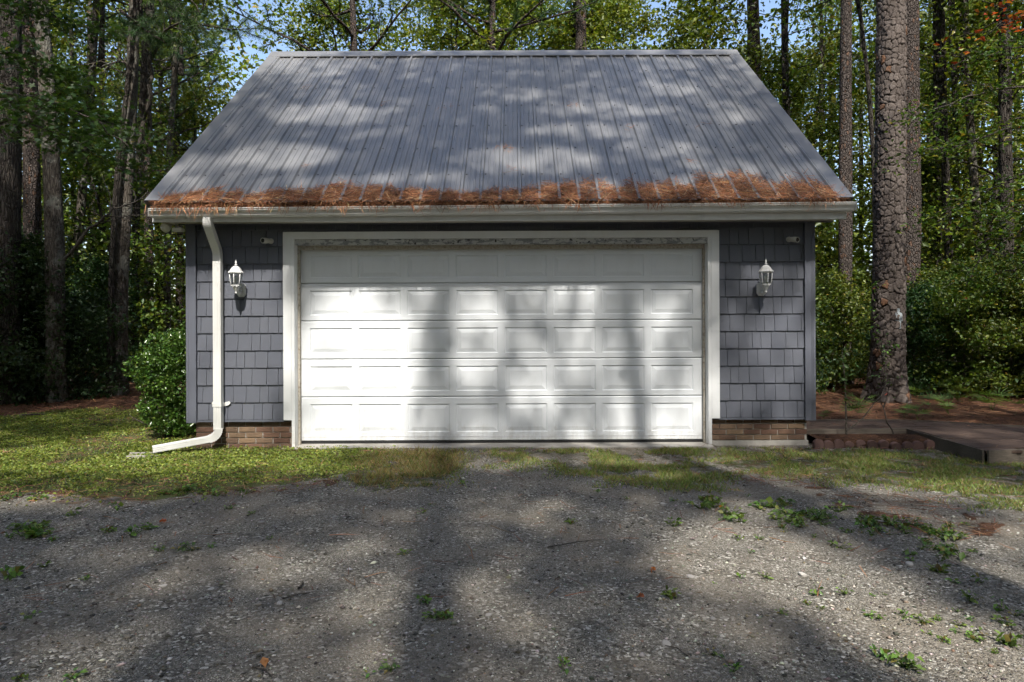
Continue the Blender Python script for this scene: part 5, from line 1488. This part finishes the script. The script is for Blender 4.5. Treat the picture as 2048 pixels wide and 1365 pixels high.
# ------------------------------------------------------------------ glossy shrub at the garage corner
rng = np.random.default_rng(61)
SB = P(335, 868, 8.75)
blobs = [((338, 712, 8.8), 0.36), ((302, 742, 8.75), 0.27), ((356, 765, 8.8), 0.36), ((316, 772, 8.7), 0.22), ((330, 830, 8.7), 0.27), ((362, 838, 8.85), 0.28), ((296, 815, 8.65), 0.15), ((370, 860, 8.75), 0.22), ((372, 700, 9.0), 0.34)]
pp = []
for (x, y, Z), r in blobs:
    n = int(11000 * r * r / 0.13 * 0.21)
    d = unit(rng.normal(size=(n, 3))) * (rng.random((n, 1)) ** 0.28) * r
    d *= 1 + 0.75 * (fnoise(d[:, :1] * 9 + x, d[:, 2:] * 9 + y, 4) - 0.45)
    pp.append(np.array(P(x, y, Z)) + d)
pp = np.concatenate(pp); pp = pp[(pp[:, 2] > 0.02) & ~((pp[:, 0] > WL - 0.02) & (pp[:, 1] > -0.05))]
bush = thing('glossy_shrub', (SB[0], SB[1], float(ground_z(SB[0], SB[1]))), 'rounded shrub with small glossy leaves at the left garage corner', 'shrub')
o = np.array(bush.location)
v, f = leaf_quads(pp - o, 0.046 * rng.uniform(0.6, 1.25, len(pp)), rng, 0.45, 0.6, 0.16)
obj('foliage', np_mesh('foliage', v, f, hsv_cols(rng, len(pp), [((0.055, 0.12, 0.018), 4), ((0.08, 0.155, 0.024), 3), ((0.035, 0.085, 0.016), 3), ((0.12, 0.18, 0.03), 0.7)])), M['gloss'], bush)
tubes = []
for i in range(16):
    (x, y, Z), r = blobs[i % len(blobs)]
    e = np.array(P(x, y, Z)) - o + rng.normal(size=3) * 0.1
    tubes.append((bend_path(rng, (rng.normal() * 0.05, rng.normal() * 0.05, 0), e, np.linalg.norm(e), 6, 0.08), np.linspace(0.016, 0.004, 7), 5))
obj('stem', tubes_mesh('stem', tubes), M['twig'], bush)

# ------------------------------------------------------------------ pine straw on the roof edge and in the gutter
rng = np.random.default_rng(71)
def curved_needles(p, d, nrm, L, width, rng):
    """bent thin strips of two quads each -> tris"""
    n = len(p); d = unit(d); s = unit(np.cross(d, nrm + rng.normal(size=(n, 3)) * 0.5)) * width / 2
    bend = rng.normal(size=(n, 3)) * 0.08
    q1 = p + (d + bend * 0.2) * (L * 0.5)[:, None]; q2 = p + (d * 0.95 + bend) * L[:, None]
    v = np.stack([p - s, p + s, q1 - s, q1 + s, q2], 1).reshape(-1, 3)
    i = np.arange(n)[:, None] * 5
    f = np.concatenate([i + [0, 1, 3], i + [0, 3, 2], i + [2, 3, 4]], 1).reshape(-1, 3)
    return v, f
STRAW = [((0.40, 0.165, 0.07), 4), ((0.28, 0.112, 0.05), 4.5), ((0.55, 0.28, 0.13), 2), ((0.18, 0.075, 0.035), 1.5), ((0.62, 0.42, 0.24), 0.7)]
n = 26000
X = rng.uniform(-4.13, 3.78, n); X = X[rng.random(n) < 0.35 + 0.9 * fnoise(X * 2.3, X * 0 + 4, 19) ** 1.2]; n = len(X)
top = np.interp(X, [-4.2, -3.6, -2.9, -2.2, -1.5, -0.9, -0.3, 0.3, 0.9, 1.6, 2.3, 3.0, 3.5, 3.65, 3.85], [0.05, 0.17, 0.15, 0.21, 0.24, 0.16, 0.15, 0.20, 0.27, 0.34, 0.31, 0.33, 0.36, 0.25, 0.02])
top = top * (0.50 + 0.45 * vnoise(X * 2.6, X * 0 + 1, 3) + 0.45 * vnoise(X * 8, X * 0 + 1, 4)) + 0.01
s = rng.random(n) ** 1.25 * (top * (0.75 + 0.6 * rng.random(n)) + 0.12) - 0.12
thick = 0.018 * np.clip(1 - (s + 0.12) / (top + 0.12), 0, 1) ** 0.5 * (0.5 + vnoise(X * 3, s * 8, 8)) + 0.004
h = rng.random(n) * thick + 0.012
gz_ = 2.80 + (X + 4.2) / 8.1 * 0.04
on = s > 0.0
y = np.where(on, EY + s - math.sin(RT) * h, -0.462 + (s + 0.12) * 0.9); z = np.where(on, EZ + SLOPE * s + math.cos(RT) * h, np.minimum(gz_ + 0.01 + rng.random(n) * 0.055, 2.87))
nrm = np.where(on[:, None], np.array([[0, -math.sin(RT), math.cos(RT)]]), np.array([[0, -0.5, 0.86]]))
a = rng.uniform(0, 2 * np.pi, n)
T1 = np.array([1.0, 0, 0]); T2 = np.array([0, math.cos(RT), math.sin(RT)])
d = np.cos(a)[:, None] * T1 + np.sin(a)[:, None] * T2 * 0.75 + nrm * rng.normal(0.03, 0.17, (n, 1))
L = rng.uniform(0.12, 0.25, n)
v1, f1 = curved_needles(np.stack([X, y, z], 1) - d * (L * 0.5)[:, None], d, nrm, L, 0.0044, rng)
m = 330                                                   # hanging over the lip
cx = rng.choice([-4.05, -3.8, -3.62, -3.4, -3.25, -2.95, -2.6, -2.25, -1.95, -1.6, -1.2, -0.95, -0.7, -0.3, 0.2, 0.75, 1.6, 2.5, 3.45], m) + rng.normal(size=m) * 0.10
hp = np.stack([cx, np.full(m, -0.487) - rng.random(m) * 0.006, 2.80 + (cx + 4.2) / 8.1 * 0.04 + rng.uniform(-0.02, 0.02, m)], 1)
hd = np.stack([rng.normal(size=m) * 0.45, -0.15 - rng.random(m) * 0.25, -np.ones(m)], 1)
v2, f2 = curved_needles(hp - unit(hd) * 0.03, hd, np.tile([[0, -1.0, 0.2]], (m, 1)), rng.uniform(0.05, 0.19, m), 0.0045, rng)
k = 70                                                    # tufts lying farther up the roof
cs = [(-0.12, 1.06, 26), (0.86, 2.15, 12), (-2.0, 2.2, 8), (-1.0, 2.1, 6), (0.02, 0.6, 10), (1.6, 1.5, 8), (-3.3, 2.7, 8), (2.6, 1.6, 6), (2.2, 0.75, 6), (-2.6, 0.6, 6)]
tp = np.concatenate([np.array([RP(cx_ + rng.normal() * 0.05, cs_ + rng.normal() * 0.04, 0.02) for _ in range(q)]) for cx_, cs_, q in cs])
td = np.cos(rng.uniform(0, 6.3, len(tp)))[:, None] * T1 + np.sin(rng.uniform(0, 6.3, len(tp)))[:, None] * T2
v3, f3 = curved_needles(tp, td, np.tile([[0, -math.sin(RT), math.cos(RT)]], (len(tp), 1)), rng.uniform(0.08, 0.18, len(tp)), 0.004, rng)
V = np.concatenate([v1, v2, v3]); F = np.concatenate([f1, f2 + len(v1), f3 + len(v1) + len(v2)])
st_ = obj('pine_straw', np_mesh('pine_straw', V, F, hsv_cols(rng, len(V) // 5, STRAW, 0.2, 5)), M['straw'])
tag(st_, 'orange-brown pine straw heaped along the roof edge and gutter', 'pine straw', kind='stuff')

# ------------------------------------------------------------------ ground litter, lawn, gravel
rng = np.random.default_rng(81)
def scatter(n, x0, x1, y0, y1):
    return rng.uniform(x0, x1, n), rng.uniform(y0, y1, n)
# loose straw
x, y = scatter(60000, -9, 10.5, -4.5, 6.5)
lawn, dry, mid, rg, strw = zones(x, y)
inn = (x > WL - 0.02) & (x < WR + 0.02) & (y > -0.02)
dk = inside(x, y, [(a_, b_) for a_, b_ in DPOLY])
inp = np.zeros(len(x), bool)
for p_ in STRAWP: inp |= inside(x, y, p_)
pr_ = np.where(inp, 1.0, 0) + strw * 0.95 + lawn * (0.10 + 0.35 * (fnoise(x * 1.6, y * 1.6, 91) > 0.55)) + rg * 0.22 + dry * 0.25 + mid * 0.12 + (~(strw | lawn | rg | dry | mid)) * 0.05
keep = (rng.random(len(x)) < pr_) & ~inn & ~(dk & (rng.random(len(x)) > 0.06)); x, y = x[keep], y[keep]
zz = ground_z(x, y) + 0.006 + rng.random(len(x)) * 0.02; zz = np.where(inside(x, y, DPOLY), 0.095, zz)
a = rng.uniform(0, 6.3, len(x)); d = np.stack([np.cos(a), np.sin(a), rng.normal(size=len(x)) * 0.12], 1)
v, f = curved_needles(np.stack([x, y, zz], 1), d, np.tile([[0, 0, 1.0]], (len(x), 1)), rng.uniform(0.1, 0.22, len(x)), 0.005, rng)
GS = [((0.24, 0.105, 0.05), 4), ((0.17, 0.072, 0.036), 4), ((0.32, 0.16, 0.08), 2), ((0.10, 0.05, 0.03), 2)]
tag(obj('fallen_needles', np_mesh('fallen_needles', v, f, hsv_cols(rng, len(x), GS, 0.22, 5)), M['straw']), 'fallen pine needles littering the forest floor and lawn', 'pine straw', kind='stuff')
# lawn of low broadleaf cover
def soft_in(x, y, poly, amp, k=5):
    t_ = np.zeros(len(x))
    for q in range(k):
        t_ += inside(x + rng.normal(size=len(x)) * amp + (fnoise(x * 1.3, y * 1.3, 61) - 0.5) * 0.7, y + rng.normal(size=len(x)) * amp + (fnoise(x * 1.3, y * 1.3, 63) - 0.5) * 0.7, poly)
    return t_ / k
x, y = scatter(330000, -9.5, 0.4, -3.2, 4.2)
lawn, dry, mid, rg, strw = zones(x, y)
lw = soft_in(x, y, LAWN, 0.16)
keep = (rng.random(len(x)) < lw ** 1.3 * np.clip((fnoise(x * 1.6, y * 1.6, 91) * -3.0 + 2.3), 0.06, 0.9)) & ~((x > WL) & (y > 0.0)); x, y = x[keep], y[keep]
cz = vnoise(x * 6, y * 6, 17)
pos = np.stack([x, y, ground_z(x, y) + 0.006 + cz * 0.035 * rng.random(len(x))], 1)
v, f = leaf_quads(pos, 0.026 * rng.uniform(0.5, 1.35, len(x)), rng, 0.75, 0.75, 0.12)
LAWNC = [((0.215, 0.275, 0.048), 4), ((0.16, 0.22, 0.04), 3), ((0.28, 0.32, 0.075), 2), ((0.07, 0.115, 0.025), 2), ((0.24, 0.17, 0.07), 0.4)]
tag(obj('lawn', np_mesh('lawn', v, f, hsv_cols(rng, len(x), LAWNC)), M['leaf']), 'low clover-like ground cover lawn left of the drive', 'lawn', kind='stuff')
# grass
x, y = scatter(300000, -6.5, 9.5, -3.2, 0.2)
lawn, dry, mid, rg, strw = zones(x, y)
cl = fnoise(x * 3.2, y * 3.2, 23)
dry_w = soft_in(x, y, DRY, 0.14); mid_w = soft_in(x, y, MIDG, 0.12); rg_w = soft_in(x, y, RIGHTG, 0.2); lawn_w = soft_in(x, y, LAWN, 0.2)
pr_ = dry_w * 0.55 * (cl > 0.38) + mid_w * (cl > 0.44) * 0.95 + rg_w * (cl > 0.42) * 0.75 + lawn_w * 0.10
pr_ = pr_ + (~(dry | mid | rg | lawn)) * (fnoise(x * 1.5, y * 1.5, 77) > 0.66) * (y > -2.2) * 0.25
keep = (rng.random(len(x)) < pr_) & ~((x > WL) & (x < WR) & (y > -0.12)) & ~inside(x, y, DPOLY); x, y, cl = x[keep], y[keep], cl[keep]
isdry = inside(x, y, DRY)
nb = len(x); a = rng.uniform(0, 6.3, nb)
hgt = rng.uniform(0.03, 0.10, nb) * (0.6 + 0.3 * isdry) * (0.5 + cl)
d = np.stack([np.cos(a) * 0.75, np.sin(a) * 0.75, 0.4 + rng.random(nb)], 1)
v, f = needle_tris(np.stack([x, y, ground_z(x, y)], 1), d, hgt, 0.0078, rng)
cg = hsv_cols(rng, nb, [((0.18, 0.24, 0.055), 5), ((0.26, 0.235, 0.09), 2.5), ((0.12, 0.17, 0.04), 3), ((0.28, 0.195, 0.10), 2)], 0.2, 3)
cd = hsv_cols(rng, nb, [((0.20, 0.20, 0.065), 3), ((0.30, 0.22, 0.11), 4), ((0.24, 0.145, 0.075), 2), ((0.13, 0.17, 0.045), 2)], 0.2, 3)
tag(obj('grass', np_mesh('grass', v, f, np.where(np.repeat(isdry, 3)[:, None], cd, cg)), M['leaf']), 'sparse half-dry grass along the door and the right of the drive', 'grass', kind='stuff')
# crushed stone lying proud of the drive
n = 52000
Y_ = -6.0 + 5.9 * rng.random(n) ** 1.25; X_ = rng.uniform(-1, 1, n) * ((Y_ + 8) * 0.86 + 0.5)
lawn, dry, mid, rg, strw = zones(X_, Y_)
keep = ~(lawn | ((dry | rg | mid) & (rng.random(n) < 0.75))) & (Y_ < -0.12); X_, Y_ = X_[keep], Y_[keep]; n = len(X_)
sz = np.clip(rng.lognormal(-5.36, 0.50, n), 0.0024, 0.021)
octv = np.array([[1, 0, 0], [0, 1, 0], [-1, 0, 0], [0, -1, 0], [0, 0, 0.75], [0, 0, -0.6]]); octf = np.array([[0, 1, 4], [1, 2, 4], [2, 3, 4], [3, 0, 4], [1, 0, 5], [2, 1, 5], [3, 2, 5], [0, 3, 5]])
rot = rng.uniform(0, 6.3, n); jit = 1 + rng.normal(size=(n, 6, 3)) * 0.28
ov = octv[None] * jit * sz[:, None, None] * np.array([1, 0.75, 0.7])
ca, sa = np.cos(rot)[:, None], np.sin(rot)[:, None]
vx = ov[..., 0] * ca - ov[..., 1] * sa + X_[:, None]; vy = ov[..., 0] * sa + ov[..., 1] * ca + Y_[:, None]; vz = ov[..., 2] + (ground_z(X_, Y_) + sz * 0.2)[:, None]
v = np.stack([vx, vy, vz], -1).reshape(-1, 3); f = (octf[None] + (np.arange(n) * 6)[:, None, None]).reshape(-1, 3)
STN = [((0.18, 0.160, 0.130), 4), ((0.07, 0.064, 0.054), 3.5), ((0.30, 0.28, 0.24), 3), ((0.58, 0.55, 0.48), 1.8), ((0.22, 0.16, 0.115), 1)]
tag(obj('gravel', np_mesh('gravel', v, f, hsv_cols(rng, n, STN, 0.2, 6)), M['stone']), 'loose crushed stone covering the drive', 'gravel', kind='stuff')

# single larger stones
def stone_mesh(seed):
    import bmesh
    r = np.random.default_rng(seed); bm = bmesh.new(); bmesh.ops.create_icosphere(bm, subdivisions=2, radius=1)
    ax = r.normal(size=(7, 3)); ax /= np.linalg.norm(ax, axis=1)[:, None]; off = r.uniform(0.55, 0.9, 7)
    for vtx in bm.verts:
        p = np.array(vtx.co)
        for a_, o_ in zip(ax, off):
            t_ = p @ a_
            if t_ > o_: p = p - a_ * (t_ - o_) * 0.9
        vtx.co = p * np.array([1, 0.75, 0.5])
    me = bpy.data.meshes.new('stone'); bm.to_mesh(me); bm.free()
    a_ = me.color_attributes.new('col', 'FLOAT_COLOR', 'POINT'); c_ = np.array([[0.33, 0.31, 0.285], [0.24, 0.23, 0.215], [0.28, 0.25, 0.21], [0.42, 0.40, 0.37]][seed % 4])
    a_.data.foreach_set('color', np.tile(np.append(c_, 1).astype(np.float32), len(me.vertices)))
    return me
SM = [stone_mesh(i) for i in range(4)]
STONES = [(522, 1050, 16), (549, 1057, 11), (355, 1148, 14), (422, 1181, 16), (327, 1175, 15), (325, 1167, 11), (517, 1207, 17), (559, 1204, 15), (977, 1232, 17), (150, 1098, 12), (770, 986, 12), (40, 1040, 13), (660, 1054, 10), (712, 1051, 12), (932, 1077, 7), (994, 1127, 10),
          (1333, 1286, 25), (1426, 1239, 17), (1327, 1240, 14), (1604, 1151, 20), (1381, 1151, 19), (2006, 1302, 17), (1292, 1045, 15), (1326, 1010, 15), (1072, 1166, 17), (1071, 1208, 13), (1058, 1228, 13), (1819, 1135, 20), (1891, 1003, 11), (1650, 868 + 80, 12), (1710, 930, 12)]
for i, (x, y, wpx) in enumerate(STONES):
    g = G(x, y); r_ = wpx / 2 * (g[1] + 8) / FPX
    o = obj('stone', SM[i % 4], M['stone'], None, (g[0], g[1], float(ground_z(g[0], g[1])) + r_ * 0.2)); o.scale = (r_,) * 3; o.rotation_euler = (R.uniform(-.2, .2), R.uniform(-.2, .2), R.uniform(0, 6.3))
    half_ = [q[0] for q in STONES if (q[0] < 1024) == (x < 1024)]; nth = ORD[sorted(half_).index(x)]
    lab = 'large pale stone, biggest on the shaded drive' if i == 16 else ('bright stone in the big sunlit patch of the drive' if i == 19 else f'loose grey stone on the {"left" if x < 1024 else "right"} half of the drive, {nth} from the left')
    tag(o, lab, 'stone', 'loose stones on the drive')

# weeds in the gravel
def weed_mesh(seed):
    r = np.random.default_rng(seed); n = [9, 14, 20, 7][seed % 4]
    a = r.uniform(0, 6.3, n); rad = r.uniform(0.02, 0.085, n)
    p = np.stack([np.cos(a) * rad, np.sin(a) * rad, 0.012 + r.random(n) * 0.035], 1)
    v, f = leaf_quads(p, r.uniform(0.028, 0.062, n), r, 1.0, 0.62, 0.10, np.stack([np.cos(a), np.sin(a), 0 * a + 0.2], 1), 0.8)
    c = hsv_cols(r, n, [((0.115, 0.19, 0.036), 3), ((0.16, 0.24, 0.05), 2), ((0.08, 0.14, 0.03), 2), ((0.22, 0.18, 0.06), 0.6)])
    st_ = np.stack([np.zeros((n, 3)) + [0, 0, -0.005], np.zeros((n, 3)) + [0.003, 0.002, 0.004], p], 1).reshape(-1, 3)
    f = np.concatenate([f, np.stack([np.full(n, len(v)), np.full(n, len(v) + 1), len(v) + 2 + np.arange(n) * 3], 1)])
    return np_mesh('weed', np.concatenate([v, st_]), f, np.concatenate([c, np.tile([[0.08, 0.12, 0.03]], (len(st_), 1))]))
WM = [weed_mesh(i) for i in range(8)]
w8 = [(810, 600), (915, 580), (1015, 580), (1080, 725), (1180, 690), (1240, 710), (1225, 650), (1330, 650), (1440, 660), (1485, 655), (1465, 750), (1430, 740), (1570, 745), (1640, 765), (1700, 755), (1660, 805), (1730, 835), (1790, 775), (1790, 800), (1870, 810), (1850, 830), (1830, 680), (1780, 720), (1830, 750), (1970, 770), (2020, 735), (1960, 715), (1880, 610), (1760, 610), (1640, 470), (1310, 460), (1150, 380), (1090, 400), (1210, 420), (1330, 400), (860, 350), (900, 360), (650, 380), (1980, 850), (1930, 885), (210, 910), (215, 945), (800, 885), (890, 950), (1570, 940), (1610, 950), (1480, 900), (1520, 905), (635, 650), (460, 265), (940, 260), (990, 430), (905, 430), (950, 485), (345, 240), (235, 365)]
w7 = [(530, 415), (640, 480), (725, 475), (845, 465), (760, 480), (180, 540), (50, 580), (345, 590), (1080, 430), (1005, 330), (1615, 485), (1700, 680), (1785, 740), (1735, 740), (1560, 945), (1480, 965), (85, 990), (290, 985), (120, 740), (590, 390), (440, 400), (100, 380), (150, 390), (40, 420), (300, 330), (470, 308), (920, 308), (1725, 290), (1690, 320), (1850, 210)]
WP = [(1024 + a / 2, 865 + b / 2) for a, b in w8] + [(a / 2, 865 + b / 2) for a, b in w7]
for cx_, cy_, rx_, ry_, q in [(1590, 1040, 70, 25, 26), (1760, 1055, 90, 22, 26), (1880, 1065, 60, 20, 14), (1400, 1008, 50, 12, 12), (1460, 1035, 30, 10, 7), (1900, 1110, 90, 25, 12), (60, 1070, 45, 18, 12), (30, 1000, 60, 8, 12), (380, 985, 90, 10, 16), (1540, 1015, 40, 8, 8)]:
    WP += [(cx_ + R.gauss(0, 0.5) * rx_, cy_ + R.gauss(0, 0.5) * ry_) for _ in range(q)]
for i, (x, y) in enumerate(WP):
    g = G(x, y)
    o = obj('weed', WM[R.randrange(8)], M['leaf'], None, (g[0], g[1], float(ground_z(g[0], g[1])))); s = R.choice([0.35, 0.45, 0.55, 0.7, 0.85]) * R.uniform(0.85, 1.15) * (0.8 if g[1] < -4.2 else 1.1); o.scale = (s, s, s * R.uniform(0.8, 1.6)); o.rotation_euler = (0, 0, R.uniform(0, 6.3))
    tag(o, 'small green weed rooted in the gravel drive', 'weed', 'weeds in the gravel')

# fallen leaves and sticks on the drive
for x, y, c, lab in [(325, 1048, (0.42, 0.13, 0.04), 'orange curled leaf on the shaded left of the drive'), (528, 1331, (0.34, 0.13, 0.06), 'rust-red leaf near the bottom edge of the drive'), (1303, 1144, (0.45, 0.2, 0.05), 'orange leaf bit in the middle of the drive'), (1279, 1197, (0.35, 0.14, 0.06), 'brown leaf bit right of the middle of the drive'), (1440, 1021, (0.5, 0.17, 0.05), 'small orange leaf beside the weeds')]:
    g = G(x, y); v, f = leaf_quads(np.zeros((2, 3)) + [[0, 0, 0.012], [0.012, 0.004, 0.016]], np.array([0.055, 0.035]), np.random.default_rng(int(x)), 0.6, 0.7, 0.3)
    tag(obj('fallen_leaf', np_mesh('fallen_leaf', v, f, np.tile([c], (len(v), 1))), M['leaf'], None, (g[0], g[1], float(ground_z(g[0], g[1])) + 0.006)), lab, 'leaf')
for x0, y0, x1, y1, r_, lab in [(597, 1178, 605, 1166, 0.007, 'short dark stick on the shaded drive'), (565, 1196, 620, 1186, 0.004, 'thin straight twig left of the sun patch'), (1095, 1095, 1210, 1080, 0.004, 'long thin twig across the middle of the drive'), (1650, 1020, 1690, 1022, 0.012, 'dark piece of bark beside the weeds'), (1375, 1310, 1330, 1290, 0.003, 'fine twig near the bottom of the drive'), (505, 1335, 545, 1362, 0.004, 'brown twig at the bottom edge of the drive'), (40, 828, 90, 826, 0.02, 'pale fallen branch at the edge of the left woods')]:
    a_, b_ = np.array(G(x0, y0)), np.array(G(x1, y1)); a_[2] = float(ground_z(a_[0], a_[1])) + r_ + 0.004; b_[2] = float(ground_z(b_[0], b_[1])) + r_ + 0.008
    m_ = (a_ + b_) / 2 + np.array([0.01, 0.012, 0.004])
    tag(obj('stick', tubes_mesh('stick', [([a_ * 0, m_ - a_, b_ - a_], [r_, r_ * 0.85, r_ * 0.5], 6)]), M['twig'], None, tuple(a_)), lab, 'stick')

# ------------------------------------------------------------------ bed saplings, palmettos, vine
def sapling(pts, r, leafspots, lsize, label, seed, extra=()):
    rng = np.random.default_rng(seed); b = np.array([P(*p) for p in pts]); o = b[0].copy(); o[2] = 0.03
    t = thing('sapling', tuple(o), label, 'sapling', 'saplings in the flower bed')
    tubes = [(b - o, np.linspace(r, r * 0.4, len(b)), 6)]
    for e in extra: q = np.array([P(*p) for p in e]) - o; tubes.append((q, np.linspace(r * 0.8, r * 0.3, len(q)), 5))
    obj('stem', tubes_mesh('stem', tubes), M['twig'], t)
    lp = []
    for x, y, Z, rr, n in leafspots: lp.append(np.array(P(x, y, Z)) + rng.normal(size=(n, 3)) * rr)
    lp = np.concatenate(lp) - o
    v, f = leaf_quads(lp, lsize * rng.uniform(0.6, 1.2, len(lp)), rng, 0.7, 0.5, 0.12)
    obj('foliage', np_mesh('foliage', v, f, hsv_cols(rng, len(lp), [((0.06, 0.11, 0.04), 3), ((0.09, 0.15, 0.05), 2)])), M['leaf'], t)
sapling([(1693, 873, 8.15), (1692, 835, 8.15), (1691, 790, 8.15), (1688, 745, 8.15), (1684, 700, 8.15)], 0.012, [(1685, 715, 8.15, 0.10, 34), (1705, 735, 8.2, 0.07, 18), (1690, 760, 8.1, 0.06, 14), (1690, 800, 8.15, 0.03, 5)], 0.075, 'upright leafy sapling nearest the garage in the flower bed', 401,
        [[(1694, 862, 8.15), (1725, 838, 8.2), (1752, 802, 8.3), (1770, 780, 8.4)]])
sapling([(1788, 872, 8.15), (1784, 860, 8.15), (1774, 846, 8.15), (1770, 828, 8.15), (1767, 815, 8.2), (1757, 800, 8.2)], 0.011, [(1775, 760, 8.3, 0.10, 12), (1765, 690, 8.3, 0.06, 8), (1760, 745, 8.3, 0.08, 8)], 0.055, 'crooked nearly bare grey sapling at the right of the flower bed', 402,
        [[(1757, 800, 8.2), (1772, 770, 8.3), (1770, 720, 8.35), (1762, 680, 8.4)], [(1767, 815, 8.2), (1775, 790, 8.3), (1782, 750, 8.3)]])

def palmetto_mesh(seed):
    r = np.random.default_rng(seed); V, F, C, b = [], [], [], 0
    for k in range(6):
        a = r.uniform(0, 6.3); st = r.uniform(0.10, 0.26); tilt = r.uniform(0.3, 0.9)
        hub = np.array([math.cos(a) * st * tilt, math.sin(a) * st * tilt, st * 0.9])
        d0 = np.array([math.cos(a), math.sin(a), 0.55]); d0 /= np.linalg.norm(d0); sd = np.cross(d0, [0, 0, 1]); sd /= np.linalg.norm(sd); nn = np.cross(sd, d0)
        for q in range(8):
            t_ = -1.2 + 2.4 * q / 7; dd = d0 * math.cos(t_) + sd * math.sin(t_) - nn * 0.0; L = 0.26 * r.uniform(0.8, 1.15) * (1 - 0.15 * abs(t_)); wv = np.cross(dd, nn) * 0.009
            e = hub + dd * L - np.array([0, 0, 0.05 * r.random()])
            m_ = hub + dd * L * 0.5
            V += [hub - wv * 0.3, hub + wv * 0.3, m_ + wv, e, m_ - wv]; F += [(b, b + 1, b + 2), (b, b + 2, b + 4), (b + 4, b + 2, b + 3)]; b += 5
            C += [np.array([0.10, 0.15, 0.04]) * r.uniform(0.6, 1.25)] * 5
        V += [np.array([0.004, 0, 0]), np.array([-0.004, 0, 0]), hub, hub]; F += [(b, b + 1, b + 2), (b, b + 2, b + 3)]; b += 4; C += [np.array([0.1, 0.12, 0.04])] * 4
    return np_mesh('palmetto', np.array(V), np.array(F), np.array(C))
PM = [palmetto_mesh(i) for i in range(3)]
for x, y, s, lab in [(1706, 832, 1.5, 'leafy palmetto clump right of the garage corner behind the boardwalk'), (1722, 806, 1.1, 'small palmetto left of the thick pine'), (1808, 828, 1.0, 'low palmetto in the straw left of the boardwalk bend'), (1836, 832, 1.1, 'low palmetto in the straw in front of the right shrubs'), (1862, 815, 1.4, 'palmetto tuft just right of the thick pine foot'), (1832, 790, 1.2, 'spiky palmetto against the right foot of the thick pine'), (1898, 822, 1.4, 'palmetto tuft in the middle of the right shrub edge'), (1925, 798, 1.6, 'tall sunlit palmetto before the right shrubs'), (1985, 812, 1.8, 'wide palmetto fan near the right edge'), (1645, 830, 0.7, 'tiny palmetto beside the garage corner'), (2030, 822, 1.4, 'palmetto at the right edge of the picture')]:
    g = G(x, y, 0.02); o = obj('palmetto', PM[R.randrange(3)], M['leaf'], None, (g[0], g[1], float(ground_z(g[0], g[1])))); o.scale = (s * 0.72,) * 3; o.rotation_euler = (0, 0, R.uniform(0, 6.3)); tag(o, lab, 'palmetto', 'palmettos by the boardwalk')

rng = np.random.default_rng(91)
vt = thing('climbing_vine', (PB[0] - 0.2, PB[1] - 0.42, gpz), 'thin climbing vine with small green leaves on the thick pine trunk', 'vine')
o = np.array(vt.location); Zv = PB[1] + 8 - 0.30
vp = [P(x, y, Zv) for x, y in [(1762, 795), (1752, 760), (1768, 725), (1760, 690), (1745, 655), (1750, 620), (1742, 590), (1752, 570)]]
vp2 = [P(x, y, Zv - 0.02) for x, y in [(1770, 795), (1775, 750), (1765, 715), (1790, 690), (1770, 680)]]
obj('stem', tubes_mesh('stem', [(np.array(q) - o, np.full(len(q), 0.005), 4) for q in (vp, vp2)]), M['twig'], vt)
base_ = np.concatenate([np.array(vp), np.array(vp2)]); i_ = rng.integers(0, len(base_) - 1, 90); p = base_[i_] + (base_[i_ + 1] - base_[i_]) * rng.random((90, 1)) * (i_ != 7)[:, None] + rng.normal(size=(90, 3)) * [0.05, 0.03, 0.03] - [0, 0.03, 0]
v, f = leaf_quads(p - o, 0.07 * rng.uniform(0.6, 1.2, 90), rng, 0.5, 0.6, 0.1)
obj('foliage', np_mesh('foliage', v, f, hsv_cols(rng, 90, [((0.09, 0.16, 0.035), 5), ((0.13, 0.2, 0.04), 3), ((0.3, 0.06, 0.06), 0.6)])), M['leaf'], vt)
